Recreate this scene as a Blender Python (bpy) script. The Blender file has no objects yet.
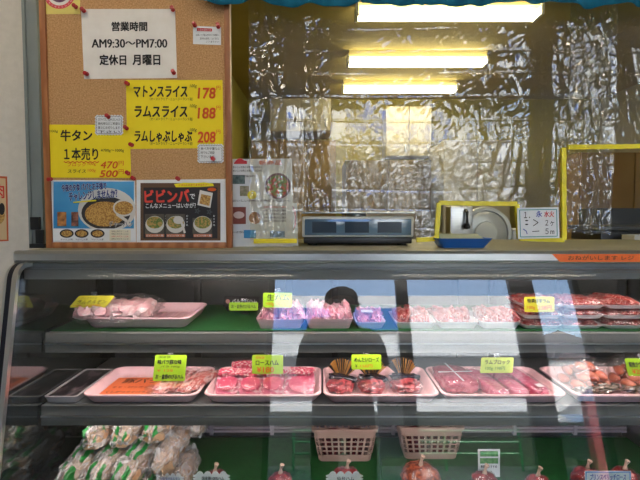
import bpy, bmesh, math, random
from mathutils import Vector, Matrix, noise
random.seed(7)
C = bpy.context.scene.collection
PI = math.pi
R = math.radians
scn = bpy.context.scene

# ------------------------------------------------------------------ camera
EYE = 1.30
PITCH = R(3.1)
FPX = 480.0
cam_d = bpy.data.cameras.new('camera')
cam = bpy.data.objects.new('camera', cam_d)
C.objects.link(cam)
cam_d.sensor_width = 36.0
cam_d.lens = 27.0
cam_d.clip_start = 0.01
cam.location = (0, 0, EYE)
cam.rotation_euler = (PI/2 - PITCH, 0, 0)
scn.camera = cam

def P(px, py, Y):
    """point of the plane at distance Y seen at a photo pixel"""
    a = (240 - py)/FPX
    dy = math.cos(PITCH) + math.sin(PITCH)*a
    dz = -math.sin(PITCH) + math.cos(PITCH)*a
    return Vector(((px - 320)/FPX*Y/dy, Y, EYE + dz/dy*Y))

def PZ(px, py, z):
    """point of the level z seen at a photo pixel"""
    a = (240 - py)/FPX
    dy = math.cos(PITCH) + math.sin(PITCH)*a
    dz = -math.sin(PITCH) + math.cos(PITCH)*a
    Y = (z - EYE)*dy/dz
    return Vector(((px - 320)/FPX*Y/dy, Y, z))

# ------------------------------------------------------------------ materials
def lin(c):
    c = c/255.0
    return c/12.92 if c <= .04045 else ((c + .055)/1.055)**2.4
def col(r, g, b):
    return (lin(r), lin(g), lin(b), 1)

MATS = {}
def new_mat(name):
    m = bpy.data.materials.new(name)
    m.use_nodes = True
    nt = m.node_tree
    return m, nt, nt.nodes['Principled BSDF'], nt.nodes['Material Output']

def mat(name, rgb, rough=.5, metal=0, rgb2=None, scale=20, detail=4, bump=0, bscale=None, coat=0, spec=.5,
        stretch=None, lo=.35, hi=.65, emit=0, sub=0):
    """plain procedural surface: two-tone noise colour, noise bump"""
    if name in MATS: return MATS[name]
    m, nt, bs, out = new_mat(name)
    bs.inputs['Roughness'].default_value = rough
    bs.inputs['Metallic'].default_value = metal
    bs.inputs['Specular IOR Level'].default_value = spec
    bs.inputs['Coat Weight'].default_value = coat
    bs.inputs['Coat Roughness'].default_value = .08
    tc = nt.nodes.new('ShaderNodeTexCoord')
    mp = nt.nodes.new('ShaderNodeMapping')
    if stretch: mp.inputs['Scale'].default_value = stretch
    nt.links.new(tc.outputs['Object'], mp.inputs['Vector'])
    nz = nt.nodes.new('ShaderNodeTexNoise')
    nz.inputs['Scale'].default_value = scale
    nz.inputs['Detail'].default_value = detail
    nt.links.new(mp.outputs['Vector'], nz.inputs['Vector'])
    rp = nt.nodes.new('ShaderNodeValToRGB')
    rp.color_ramp.elements[0].position = lo
    rp.color_ramp.elements[1].position = hi
    a = col(*rgb)
    b = col(*rgb2) if rgb2 else tuple(min(1, x*1.06) for x in a[:3]) + (1,)
    rp.color_ramp.elements[0].color = a
    rp.color_ramp.elements[1].color = b
    nt.links.new(nz.outputs['Fac'], rp.inputs['Fac'])
    nt.links.new(rp.outputs['Color'], bs.inputs['Base Color'])
    if sub:
        bs.inputs['Subsurface Weight'].default_value = sub
        bs.inputs['Subsurface Radius'].default_value = (.01, .004, .003)
    if emit:
        nt.links.new(rp.outputs['Color'], bs.inputs['Emission Color'])
        bs.inputs['Emission Strength'].default_value = emit
    if bump:
        n2 = nt.nodes.new('ShaderNodeTexNoise')
        n2.inputs['Scale'].default_value = bscale or scale
        n2.inputs['Detail'].default_value = 6
        nt.links.new(mp.outputs['Vector'], n2.inputs['Vector'])
        bp = nt.nodes.new('ShaderNodeBump')
        bp.inputs['Strength'].default_value = bump
        bp.inputs['Distance'].default_value = .004
        nt.links.new(n2.outputs['Fac'], bp.inputs['Height'])
        nt.links.new(bp.outputs['Normal'], bs.inputs['Normal'])
    MATS[name] = m
    return m

def clear_mat(name, ior=1.5, mult=1.0, rough=.01, tint=(1, 1, 1), haze=0, bump=0, bscale=60, dist=.002, cap=1.0):
    """clear pane or film: see-through, with a mirror-like sheen that follows the viewing angle of real glass"""
    if name in MATS: return MATS[name]
    m, nt, bs, out = new_mat(name)
    nt.nodes.remove(bs)
    tr = nt.nodes.new('ShaderNodeBsdfTransparent')
    tr.inputs['Color'].default_value = tint + (1,)
    gl = nt.nodes.new('ShaderNodeBsdfGlossy')
    gl.inputs['Roughness'].default_value = rough
    fr = nt.nodes.new('ShaderNodeFresnel')
    fr.inputs['IOR'].default_value = ior
    ge = nt.nodes.new('ShaderNodeNewGeometry')
    io = nt.nodes.new('ShaderNodeMath'); io.operation = 'MULTIPLY_ADD'
    nt.links.new(ge.outputs['Backfacing'], io.inputs[0])
    io.inputs[1].default_value = 1/ior - ior; io.inputs[2].default_value = ior
    nt.links.new(io.outputs[0], fr.inputs['IOR'])
    mu = nt.nodes.new('ShaderNodeMath'); mu.operation = 'MULTIPLY'; mu.use_clamp = True
    mu.inputs[1].default_value = mult
    nt.links.new(fr.outputs['Fac'], mu.inputs[0])
    mx = nt.nodes.new('ShaderNodeMixShader')
    mi = nt.nodes.new('ShaderNodeMath'); mi.operation = 'MINIMUM'; mi.inputs[1].default_value = cap
    nt.links.new(mu.outputs[0], mi.inputs[0])
    nt.links.new(mi.outputs[0], mx.inputs['Fac'])
    base = tr
    if haze:
        df = nt.nodes.new('ShaderNodeBsdfDiffuse')
        df.inputs['Color'].default_value = (.85, .86, .86, 1)
        m2 = nt.nodes.new('ShaderNodeMixShader')
        m2.inputs['Fac'].default_value = haze
        nt.links.new(tr.outputs[0], m2.inputs[1]); nt.links.new(df.outputs[0], m2.inputs[2])
        base = m2
    nt.links.new(base.outputs[0], mx.inputs[1])
    nt.links.new(gl.outputs[0], mx.inputs[2])
    nt.links.new(mx.outputs[0], out.inputs['Surface'])
    if bump:
        tc = nt.nodes.new('ShaderNodeTexCoord')
        nz = nt.nodes.new('ShaderNodeTexNoise')
        nz.inputs['Scale'].default_value = bscale
        nz.inputs['Detail'].default_value = 3
        nz.inputs['Distortion'].default_value = 1.2
        nt.links.new(tc.outputs['Object'], nz.inputs['Vector'])
        bp = nt.nodes.new('ShaderNodeBump')
        bp.inputs['Strength'].default_value = bump
        bp.inputs['Distance'].default_value = dist
        nt.links.new(nz.outputs['Fac'], bp.inputs['Height'])
        nt.links.new(bp.outputs['Normal'], gl.inputs['Normal'])
    MATS[name] = m
    return m

def emit_mat(name, rgb, s):
    if name in MATS: return MATS[name]
    m, nt, bs, out = new_mat(name)
    bs.inputs['Base Color'].default_value = col(*rgb)
    bs.inputs['Emission Color'].default_value = col(*rgb)
    bs.inputs['Emission Strength'].default_value = s
    MATS[name] = m
    return m

def band_mat(name, rgb, rgb2, scale, axis='X', rough=.5, dist=0, bump=0, lo=.45, hi=.55, coat=0, rot=None, shape='BANDS'):
    """wave-banded surface (grain, ribs, printed stripes)"""
    if name in MATS: return MATS[name]
    m, nt, bs, out = new_mat(name)
    bs.inputs['Roughness'].default_value = rough
    bs.inputs['Coat Weight'].default_value = coat
    tc = nt.nodes.new('ShaderNodeTexCoord')
    mp = nt.nodes.new('ShaderNodeMapping')
    if rot: mp.inputs['Rotation'].default_value = rot
    nt.links.new(tc.outputs['Object'], mp.inputs['Vector'])
    w = nt.nodes.new('ShaderNodeTexWave')
    w.wave_type = shape
    if shape == 'BANDS': w.bands_direction = axis
    w.inputs['Scale'].default_value = scale
    w.inputs['Distortion'].default_value = dist
    w.inputs['Detail'].default_value = 2
    nt.links.new(mp.outputs['Vector'], w.inputs['Vector'])
    rp = nt.nodes.new('ShaderNodeValToRGB')
    rp.color_ramp.elements[0].position = lo; rp.color_ramp.elements[0].color = col(*rgb)
    rp.color_ramp.elements[1].position = hi; rp.color_ramp.elements[1].color = col(*rgb2)
    nt.links.new(w.outputs['Fac'], rp.inputs['Fac'])
    nt.links.new(rp.outputs['Color'], bs.inputs['Base Color'])
    if bump:
        bp = nt.nodes.new('ShaderNodeBump')
        bp.inputs['Strength'].default_value = bump
        bp.inputs['Distance'].default_value = .003
        nt.links.new(w.outputs['Fac'], bp.inputs['Height'])
        nt.links.new(bp.outputs['Normal'], bs.inputs['Normal'])
    MATS[name] = m
    return m

def meat_mat(name, red, pale, scale=40, lo=.42, hi=.6, rough=.3, dist=1.5, stretch=None):
    if name in MATS: return MATS[name]
    m = mat(name, red, rough, 0, pale, scale, 5, .35, scale*1.5, coat=.5, lo=lo, hi=hi, stretch=stretch)
    for n in m.node_tree.nodes:
        if n.type == 'TEX_NOISE': n.inputs['Distortion'].default_value = dist
    return m

M_steel = mat('brushed_steel', (190, 192, 192), .32, 1, (205, 206, 205), 6, bump=.05, bscale=300, stretch=(1, 30, 30))
M_alu = mat('aluminium_trim', (200, 202, 202), .28, 1, (212, 214, 214), 5)
M_greyplastic = mat('grey_enamel', (120, 124, 126), .4, 0, (130, 133, 135), 8)
M_darkgrey = mat('dark_grey_enamel', (62, 66, 68), .45, 0, (70, 73, 75), 8)
M_black = mat('black_plastic', (16, 17, 19), .4, 0, (24, 25, 27), 30)
M_navy = mat('navy_rubber', (14, 16, 30), .35, 0, (20, 22, 38), 30)
M_white = mat('white_plastic', (225, 225, 222), .45, 0, (232, 232, 230), 10)
M_paper = mat('white_paper', (226, 222, 214), .8, 0, (232, 229, 222), 30)
M_paper2 = mat('cool_white_paper', (222, 226, 228), .7, 0, (230, 233, 234), 30)
M_ink = mat('black_ink', (18, 17, 18), .7, 0, (26, 25, 26), 60)
M_orange = mat('orange_ink', (214, 84, 22), .7, 0, (220, 94, 28), 60)
M_redink = mat('red_ink', (200, 40, 34), .7, 0, (210, 48, 40), 60)
M_yellow = mat('yellow_paper', (238, 214, 22), .75, 0, (242, 220, 30), 20)
M_lemon = mat('pale_lemon_paper', (222, 208, 112), .75, 0, (228, 214, 120), 20)
M_tape = mat('yellow_vinyl_tape', (232, 214, 20), .35, 0, (240, 226, 40), 30, bump=.15, bscale=90)
M_green = mat('green_plastic_mat', (18, 84, 34), .6, 0, (24, 96, 40), 80, bump=.5, bscale=400)
M_foam = mat('pink_foam_tray', (241, 196, 198), .42, 0, (245, 204, 205), 30)
M_foamrib = band_mat('ribbed_pink_foam', (232, 172, 178), (242, 192, 196), 9, 'X', .45, bump=.6)
M_whitefoam = mat('white_foam', (236, 224, 222), .45, 0, (240, 230, 228), 30)
M_blackfoam = mat('black_foam_tray', (30, 28, 30), .35, 0, (38, 36, 38), 30)
M_cork = mat('cork', (166, 122, 76), .85, 0, (208, 166, 116), 260, 6, .3, 300, lo=.3, hi=.7)
M_wood = band_mat('board_frame_wood', (150, 92, 52), (174, 114, 68), 9, 'X', .45, dist=4, lo=.2, hi=.8)
M_wall = mat('off_white_wall', (206, 200, 188), .85, 0, (212, 206, 194), 60, bump=.2, bscale=160)
M_kwall = mat('cream_wall_paint', (184, 174, 88), .7, 0, (190, 180, 94), 6)
M_kceil = mat('cream_ceiling', (190, 172, 100), .8, 0, (196, 178, 106), 6)
M_ceil = mat('ceiling_board', (200, 196, 186), .85, 0, (206, 202, 192), 10)
M_floor = mat('shop_floor_vinyl', (120, 112, 100), .5, 0, (132, 124, 112), 12)
M_teal = mat('teal_cloth', (18, 120, 152), .8, 0, (26, 134, 166), 40, bump=.2, bscale=500)
M_glass = clear_mat('case_glass', 1.62, 1.0, .0, (.985, .992, .988))
M_vinyl = clear_mat('clear_vinyl', 1.5, 2.6, .04, (.93, .91, .82), .05, cap=.6)
M_film = clear_mat('wrap_film', 1.45, 1.4, .08, (.985, .985, .985), .015, bump=.5, bscale=70, dist=.004, cap=.16)
M_acryl = clear_mat('clear_plastic_clip', 1.49, 1.6, .05, (.9, .93, .93), .08)
M_tagG = mat('lime_card', (156, 204, 24), .6, 0, (164, 210, 32), 20)
M_tagY = mat('yellow_card', (212, 206, 44), .6, 0, (218, 212, 54), 20)
M_tagP = mat('pale_lime_card', (178, 206, 80), .6, 0, (206, 228, 98), 20)

# ------------------------------------------------------------------ mesh helpers
class MB:
    def __init__(s): s.bm = bmesh.new()
    def add(s, other, M=None):
        me = bpy.data.meshes.new('t'); other.to_mesh(me); other.free()
        if M is not None: me.transform(M)
        s.bm.from_mesh(me); bpy.data.meshes.remove(me); return s
    def addmesh(s, me, M=None):
        if M is not None: me.transform(M)
        s.bm.from_mesh(me); bpy.data.meshes.remove(me); return s
    def box(s, x0, x1, y0, y1, z0, z1, bev=0, seg=2, M=None):
        b = bmesh.new()
        bmesh.ops.create_cube(b, size=1)
        for v in b.verts:
            v.co = Vector((x0 + (v.co.x + .5)*(x1 - x0), y0 + (v.co.y + .5)*(y1 - y0), z0 + (v.co.z + .5)*(z1 - z0)))
        if bev: bmesh.ops.bevel(b, geom=b.edges[:], offset=bev, segments=seg, profile=.6, affect='EDGES')
        return s.add(b, M)
    def loft(s, loops, cap0=True, cap1=True, closed=True, M=None):
        b = bmesh.new()
        L = [[b.verts.new(p) for p in lp] for lp in loops]
        n = len(L[0])
        for a, c in zip(L[:-1], L[1:]):
            for i in range(n if closed else n - 1):
                j = (i + 1) % n
                b.faces.new((a[i], a[j], c[j], c[i]))
        if cap0: b.faces.new(L[0][::-1])
        if cap1: b.faces.new(L[-1])
        bmesh.ops.recalc_face_normals(b, faces=b.faces[:])
        return s.add(b, M)
    def lathe(s, prof, seg=24, M=None):
        return s.loft([[(r*math.cos(2*PI*i/seg), r*math.sin(2*PI*i/seg), z) for i in range(seg)] for r, z in prof], M=M)
    def tube(s, pts, r, seg=8, M=None):
        pts = [Vector(p) for p in pts]
        rs = r if isinstance(r, (list, tuple)) else [r]*len(pts)
        loops = []
        ref = Vector((0, 0, 1))
        for i, p in enumerate(pts):
            d = (pts[min(i + 1, len(pts) - 1)] - pts[max(i - 1, 0)]).normalized()
            if abs(d.dot(ref)) > .95: ref = Vector((1, 0, 0))
            u = d.cross(ref).normalized(); w = d.cross(u).normalized()
            loops.append([p + (u*math.cos(2*PI*k/seg) + w*math.sin(2*PI*k/seg))*rs[i] for k in range(seg)])
        return s.loft(loops, M=M)
    def prism(s, poly, axis, a, b_, M=None):
        """poly of 2D points extruded along an axis from a to b_"""
        def p3(p, t):
            return {'x': (t, p[0], p[1]), 'y': (p[0], t, p[1]), 'z': (p[0], p[1], t)}[axis]
        return s.loft([[p3(p, a) for p in poly], [p3(p, b_) for p in poly]], M=M)
    def blob(s, sx, sy, sz, amp=.1, freq=2.0, sub=4, e=2.6, seed=0, M=None, flat=True):
        """rounded lump, superellipsoid with noise, resting on z = 0"""
        b = bmesh.new()
        bmesh.ops.create_icosphere(b, subdivisions=sub, radius=1)
        off = Vector((seed*7.3, seed*3.1, seed*1.7))
        for v in b.verts:
            d = v.co.normalized()
            k = (abs(d.x)**e + abs(d.y)**e + abs(d.z)**e)**(-1/e)
            n = noise.noise(d*freq + off) + .5*noise.noise(d*freq*2.7 + off)
            q = d*k*(1 + amp*n)
            v.co = Vector((q.x*sx, q.y*sy, max(q.z, -.8)*sz + sz*.8 if flat else q.z*sz))
        return s.add(b, M)
    def xf(s, M): bmesh.ops.transform(s.bm, matrix=M, verts=s.bm.verts[:]); return s

def obj(name, mb, m, parent=None, smooth=True, loc=None, ang=40):
    me = bpy.data.meshes.new(name)
    mb.bm.to_mesh(me); mb.bm.free()
    if m is not None:
        for q in (m if isinstance(m, list) else [m]): me.materials.append(q)
    if smooth:
        me.polygons.foreach_set('use_smooth', [True]*len(me.polygons))
        try: me.set_sharp_from_angle(angle=R(ang))
        except Exception: pass
    o = bpy.data.objects.new(name, me)
    C.objects.link(o)
    if parent is not None: o.parent = parent
    if loc is not None: o.location = loc
    return o

def tag(o, label=None, cat=None, group=None, kind=None):
    if label: o['label'] = label
    if cat: o['category'] = cat
    if group: o['group'] = group
    if kind: o['kind'] = kind
    return o
def thing(name, label, cat, loc=(0, 0, 0), rot=(0, 0, 0), group=None):
    o = bpy.data.objects.new(name, None)
    o.empty_display_size = .05
    C.objects.link(o)
    o.location = loc; o.rotation_euler = rot
    return tag(o, label, cat, group)
def struct(name, mb, m, smooth=False):
    o = obj(name, mb, m, None, smooth); o['kind'] = 'structure'; return o
def copy_tree(o, parent=None):
    c = o.copy(); C.objects.link(c); c.parent = parent
    for ch in list(o.children): copy_tree(ch, c)
    return c

def rrect(w, d, r, n=5, z=0, cx=0, cy=0):
    pts = []
    for (sx, sy, a0) in ((1, 1, 0), (-1, 1, 90), (-1, -1, 180), (1, -1, 270)):
        for k in range(n + 1):
            a = R(a0 + 90*k/n)
            pts.append((cx + sx*(w/2 - r) + r*math.cos(a), cy + sy*(d/2 - r) + r*math.sin(a), z))
    return pts

def text_mesh(s, size=1.0, weight=0, shear=0, space=1.0):
    cu = bpy.data.curves.new('t', 'FONT')
    cu.body = s; cu.size = size; cu.align_x = 'CENTER'; cu.align_y = 'CENTER'
    cu.offset = weight; cu.shear = shear; cu.space_character = space; cu.resolution_u = 3
    o = bpy.data.objects.new('t', cu)
    C.objects.link(o)
    dg = bpy.context.evaluated_depsgraph_get()
    me = bpy.data.meshes.new_from_object(o.evaluated_get(dg))
    bpy.data.objects.remove(o); bpy.data.curves.remove(cu)
    return me

class Sheet:
    """flat printed sheet in an upright plane; artwork is placed with photo pixels on that plane"""
    def __init__(s, name, label, cat, box, Y, m, th=.0006, group=None, poly=None, bname='paper', wob=0):
        s.Y = Y
        x0, y0, x1, y1 = box
        a = P((x0 + x1)/2, y1, Y)
        s.o = thing(name, label, cat, (a.x, Y, a.z), group=group)
        s.base = a
        s.layers = {}
        s.th = th
        mb = MB()
        poly = poly or [(x0, y0), (x1, y0), (x1, y1), (x0, y1)]
        q = [s.loc(*p) for p in poly]
        mb.prism([(p[0], p[1]) for p in q][::-1], 'y', 0, th)
        obj(bname, mb, m, s.o, False)
        s.n = 0
    def loc(s, px, py):
        w = P(px, py, s.Y)
        return (w.x - s.base.x, w.z - s.base.z)
    def _get(s, name, m):
        s.n += 1
        s.layers[s.n] = (MB(), m, -.00025 - .00015*s.n, name)
        return s.layers[s.n]
    def poly(s, pts, m, name='printed_panel', lay=None):
        mb, _, y, _ = lay or s._get(name, m)
        b = bmesh.new()
        vs = []
        for p in pts:
            q = s.loc(*p); vs.append(b.verts.new((q[0], y, q[1])))
        f = b.faces.new(vs); f.normal_update()
        if f.normal.y > 0: f.normal_flip()
        mb.add(b); return s
    def rect(s, x0, y0, x1, y1, m, name='printed_panel'):
        return s.poly([(x0, y0), (x1, y0), (x1, y1), (x0, y1)], m, name)
    def disc(s, cx, cy, rx, ry, m, name='printed_picture', n=28):
        return s.poly([(cx + rx*math.cos(2*PI*i/n), cy + ry*math.sin(2*PI*i/n)) for i in range(n)], m, name)
    def line(s, pts, w, m, name='lettering'):
        L = s._get(name, m)
        for (a, b) in zip(pts[:-1], pts[1:]):
            d = Vector((b[0] - a[0], b[1] - a[1])); n = Vector((-d.y, d.x)).normalized()*w/2
            s.poly([(a[0] + n.x, a[1] + n.y), (b[0] + n.x, b[1] + n.y), (b[0] - n.x, b[1] - n.y), (a[0] - n.x, a[1] - n.y)], m, name, L)
        return s
    def text(s, t, x0, y0, x1, y1, m, weight=0, shear=0, rot=0, name='lettering'):
        """lettering stretched to fill a pixel box"""
        mb, _, y, _ = s._get(name, m)
        bold = weight if weight > .012 else 0
        me = text_mesh(t, 1.0, 0 if bold else weight, shear)
        if not len(me.vertices): return s
        m0 = text_mesh(t, 1.0, 0, shear)
        xs = [v.co.x for v in m0.vertices]; ys = [v.co.y for v in m0.vertices]
        bpy.data.meshes.remove(m0)
        a = s.loc(x0, y1); b = s.loc(x1, y0)
        kx = (b[0] - a[0])/max(1e-6, max(xs) - min(xs)); ky = (b[1] - a[1])/max(1e-6, max(ys) - min(ys))
        mx, my = (max(xs) + min(xs))/2, (max(ys) + min(ys))/2
        cx, cz = (a[0] + b[0])/2, (a[1] + b[1])/2
        cr, sr = math.cos(rot), math.sin(rot)
        base = [((v.co.x - mx)*kx, (v.co.y - my)*ky) for v in me.vertices]
        g = bold*abs(ky)
        for q_, (dx, dz) in enumerate([(0, 0)] + [(g*math.cos(R(45 + 90*k)), g*math.sin(R(45 + 90*k))) for k in range(4)] if bold else [(0, 0)]):
            m1 = me.copy()
            for v, (u, w) in zip(m1.vertices, base):
                v.co = Vector((cx + u*cr - w*sr + dx, y - q_*.00002, cz + u*sr + w*cr + dz))
            mb.addmesh(m1)
        bpy.data.meshes.remove(me); return s
    def done(s):
        for (mb, m, y, name) in s.layers.values():
            obj(name, mb, m, s.o, False)
        return s.o

# ------------------------------------------------------------------ building shell
ZC = 2.62          # ceiling
YF = -2.2          # shop front
XL, XR = -2.0, 3.0
XD = -.50          # left jamb of the shop front opening
XE = 2.55          # right jamb
struct('floor', MB().box(XL - .1, XR + .1, YF, 5.5, -.1, 0), M_floor)
struct('ceiling', MB().box(XL - .1, XR + .1, YF - .2, 1.42, ZC, ZC + .1), M_ceil)
struct('ceiling_kitchen', MB().box(-.95, XR + .1, 1.42, 5.5, 2.525, ZC + .1), M_kceil)
struct('wall_left', MB().box(XL - .1, XL, YF, 1.36, 0, ZC), M_wall)
struct('wall_partition', MB().box(XL, -.795, 1.36, 1.46, 0, ZC), M_wall)
struct('wall_kitchen_left', MB().box(-.95, -.78, 1.46, 5.4, 0, ZC), M_kwall)
struct('wall_back', MB().box(-.78, XR, 5.2, 5.4, 0, ZC), M_kwall)
struct('wall_right', MB().box(XR, XR + .1, YF, 5.4, 0, ZC), M_wall)
w = MB(); w.box(XL, XD, YF - .15, YF, 0, ZC); w.box(XE, XR, YF - .15, YF, 0, ZC); w.box(XD, XE, YF - .15, YF, 2.58, ZC)
struct('wall_front', w, mat('front_wall_paint', (176, 170, 158), .85, 0, (184, 178, 166), 8))
fr = MB()
fr.box(XD, XD + .05, YF - .1, YF - .03, 0, 2.58); fr.box(XE - .06, XE, YF - .1, YF - .03, 0, 2.58)
fr.box(XD + .05, XE - .06, YF - .1, YF - .03, 2.53, 2.58)
fr.box(.745, .86, YF - .1, YF - .03, 0, 2.53); fr.box(1.87, 2.10, YF - .1, YF - .03, 0, 2.53)
struct('door_frame', fr, mat('bronze_sash', (52, 50, 48), .4, .6, (60, 58, 56), 8))
# slim metal post at the end of the partition
post = thing('window_post', 'grey metal post between off white wall and cork board', 'post', (-.777, 1.338, 1.207))
obj('post_profile', MB().box(-.017, .017, -.02, .022, 0, ZC - 1.207, .003).box(-.02, -.012, -.026, .0, 0, ZC - 1.207, .001), mat('grey_sash', (128, 136, 134), .45, .2, (136, 144, 142), 6), post)
b_ = MB(); b_.box(-.015, .026, -.034, -.019, .0, .012, .002); b_.box(-.012, .012, -.032, -.019, .05, .085, .002); b_.box(.0, .02, -.03, -.019, .012, .05, .002)
obj('latch', b_, M_black, post)

# ------------------------------------------------------------------ outdoors (what the case glass mirrors)
struct('ground', MB().box(-40, 40, -60, YF - .15, -.14, -.02), mat('asphalt', (58, 60, 62), .9, 0, (70, 72, 74), 30))
M_facade = band_mat('white_corrugated_cladding', (214, 220, 222), (236, 240, 240), 5.2, 'Z', .6, bump=.5, lo=.3, hi=.7)
bl = thing('shop_building', 'white corrugated shop building with blue sign band across the street', 'building', (0, -9.5, -.02))
obj('facade_wall', MB().box(-5.5, 3.6, -6, 0, 0, 3.30), M_facade, bl, False)
obj('shutter', MB().box(-5.2, 5.0, -.5, .07, 1.4, 2.42), band_mat('grey_shutter', (96, 102, 106), (120, 126, 130), 7, 'Z', .6), bl, False)
obj('parapet', MB().box(-5.5, 5.4, -5.9, .05, 4.0, 4.45), mat('pale_parapet', (226, 230, 232), .6, 0, (232, 236, 238), 3), bl, False)
obj('sign_band', MB().box(-5.5, 1.9, -5.9, .12, 3.25, 4.0), mat('blue_sign_band', (40, 104, 190), .5, 0, (48, 112, 198), 2), bl, False)
obj('side_wing', MB().box(1.9, 5.2, -5.8, .04, 0, 4.0), mat('pale_wing', (222, 228, 230), .6, 0, (230, 234, 236), 3), bl, False)
b2 = thing('tall_house', 'pale grey house with sloped roof behind the white shop building', 'building', (10.5, -19, -.02))
obj('house_wall', MB().box(-3, 3, -5, 0, 0, 3.6), mat('house_render', (206, 208, 206), .8, 0, (214, 216, 214), 3), b2, False)
obj('roof', MB().prism([(-3.4, 3.55), (3.4, 3.55), (0, 5.2)], 'y', -5.2, .2), mat('grey_roof', (96, 98, 104), .7, 0, (106, 108, 114), 6), b2, False)
# parked car
cr = thing('parked_car', 'dark grey car parked across the street in front of the shop', 'car', (6.1, -6.2, -.02), (0, 0, 0))
prof = [(-2.0, .3), (2.0, .3), (2.05, .75), (1.3, .92), (.75, 1.42), (-1.1, 1.45), (-1.75, .98), (-2.05, .85)]
obj('body', MB().prism(prof, 'y', -.85, .85), mat('grey_car_paint', (60, 64, 70), .25, .3, (66, 70, 76), 4, coat=1), cr, False)
obj('side_window', MB().prism([(-1.5, 1.0), (1.1, .98), (.68, 1.36), (-1.05, 1.38)], 'y', .851, .86), M_black, cr, False)
for sx in (-1.25, 1.25):
    for sy in (-.78, .78):
        obj('wheel', MB().lathe([(.2, -.09), (.32, -.09), (.33, 0), (.32, .09), (.2, .09)], 24, M=Matrix.Translation((sx, sy, .32)) @ Matrix.Rotation(PI/2, 4, 'X')), M_black, cr)
nb = thing('shop_banner', 'tall red banner flag on a pole outside the shop door', 'banner', (2.98, -3.0, -.02))
obj('pole', MB().tube([(0, 0, 0), (0, 0, 1.1)], .012), M_white, nb)
obj('flag', MB().box(-.26, -.01, -.004, .004, .25, 1.05), mat('red_banner_cloth', (150, 66, 72), .8, 0, (164, 80, 86), 5), nb, False)
wb = thing('sign_flag', 'white banner flag with green lettering outside the shop door', 'banner', (.80, -3.2, -.02))
obj('pole', MB().tube([(-.17, 0, 0), (-.17, 0, 1.9)], .012), M_white, wb)
obj('flag', MB().box(-.17, .12, -.004, .004, .5, 1.2), mat('white_banner_cloth', (228, 232, 230), .8, 0, (232, 236, 234), 5), wb, False)
me = text_mesh('くン', .16, .004)
me.transform(Matrix.Translation((-.02, .006, 1.06)) @ Matrix.Rotation(PI, 4, 'Z') @ Matrix.Rotation(PI/2, 4, 'X'))
obj('lettering', MB().addmesh(me), mat('green_print', (20, 120, 90), .7, 0, (26, 130, 98), 20), wb, False)
struct('wall_shade_block', MB().box(XL - .1, XR + .1, YF - .15, 5.5, 2.73, 6.8), M_wall)  # unseen upper storey added to throw shade over the street
struct('wall_street', MB().box(-14, 14, -8.9, -8.7, -.02, 1.05), mat('dark_block_wall', (44, 50, 44), .9, 0, (56, 62, 54), 9))
fe = thing('low_fence', 'green pipe fence along the kerb across the street', 'fence', (1.5, -7.6, -.02))
f_ = MB()
for zz in (.3, .5, .7): f_.tube([(-2, 0, zz), (2.3, 0, zz)], .02)
obj('rails', f_, mat('green_pipe', (20, 110, 60), .4, 0, (26, 120, 66), 20), fe)
for k in range(4): obj('fence_post', MB().tube([(-2 + k*1.43, 0, 0), (-2 + k*1.43, 0, .75)], .025), MATS['green_pipe'], fe)

# ------------------------------------------------------------------ refrigerated case
ZT = 1.207
CX0, CX1 = -.757, 1.12
CT = -.735     # the end trim stands a little inside the end panel
case = thing('display_case', 'long refrigerated meat display case with curved front glass and two shelves', 'display case', (0, 1.0, 0))
case_off = Matrix.Translation((0, -1.0, 0))
def cpart(name, mb, m, parent=case, smooth=True, ang=40):
    if parent is case: mb.xf(case_off)
    return obj(name, mb, m, parent, smooth, ang=ang)
# glass profile in (Y, Z)
T = R(12)
tv = Vector((math.sin(T), math.cos(T)))
S = Vector((1.158, 1.140)); rr = .034
gl = [S - tv*(1.140 - .40)/math.cos(T), S - tv*.2, S]
cen = S + Vector((math.cos(T), -math.sin(T)))*rr
for k in range(1, 11):
    a = PI - T - (PI/2 - T)*k/10
    gl.append(cen + Vector((math.cos(a), math.sin(a)))*rr)
gl.append(Vector((1.215, gl[-1].y)))
def offs(pts, d):
    out = []
    for i, p in enumerate(pts):
        t = (pts[min(i + 1, len(pts) - 1)] - pts[max(i - 1, 0)]).normalized()
        out.append(p + Vector((-t.y, t.x))*d)
    return out
gin = offs(gl, -.006)
cpart('front_glass', MB().prism([tuple(p) for p in gl] + [tuple(p) for p in gin[::-1]], 'x', CX0 + .004, CX1 - .004), M_glass, ang=30)
# end panels
endp = [tuple(p) for p in offs(gl, .004)] + [(1.76, ZT - .004), (1.80, .1), (1.0, .1)]
M_mirror = mat('polished_end_panel', (112, 118, 116), .06, 1, (120, 125, 122), 3)
e_ = cpart('end_panel', MB().prism(endp, 'x', CX0 - .005, CX0 - .001), M_alu, smooth=False)
inn = [tuple(p) for p in gin[1:]] + [(1.74, ZT - .02), (1.74, .48), (1.03, .48)]
inn[0] = (gin[0].x + .02, .48)
obj('mirror_lining', MB().prism(inn, 'x', CX0 - .001, CX0 + .003).xf(case_off), M_mirror, e_, False)
# rubber edge following the glass end, with bright trim beside it
def ribbon(d0, d1, x0, x1):
    a, b = offs(gl, d0), offs(gl, d1)
    return MB().prism([tuple(p) for p in a] + [tuple(p) for p in b[::-1]], 'x', x0, x1)
obj('rubber_edge', ribbon(.0041, .011, CT - .018, CT - .006).xf(case_off), M_navy, e_)
obj('bright_trim', ribbon(.0005, .0125, CT - .0055, CT + .006).xf(case_off), M_alu, e_)
obj('outer_trim', ribbon(.0045, .010, CT - .024, CT - .0185).xf(case_off), M_alu, e_)
cpart('end_panel', MB().prism(endp, 'x', CX1 + .001, CX1 + .022), M_alu, smooth=False)
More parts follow.
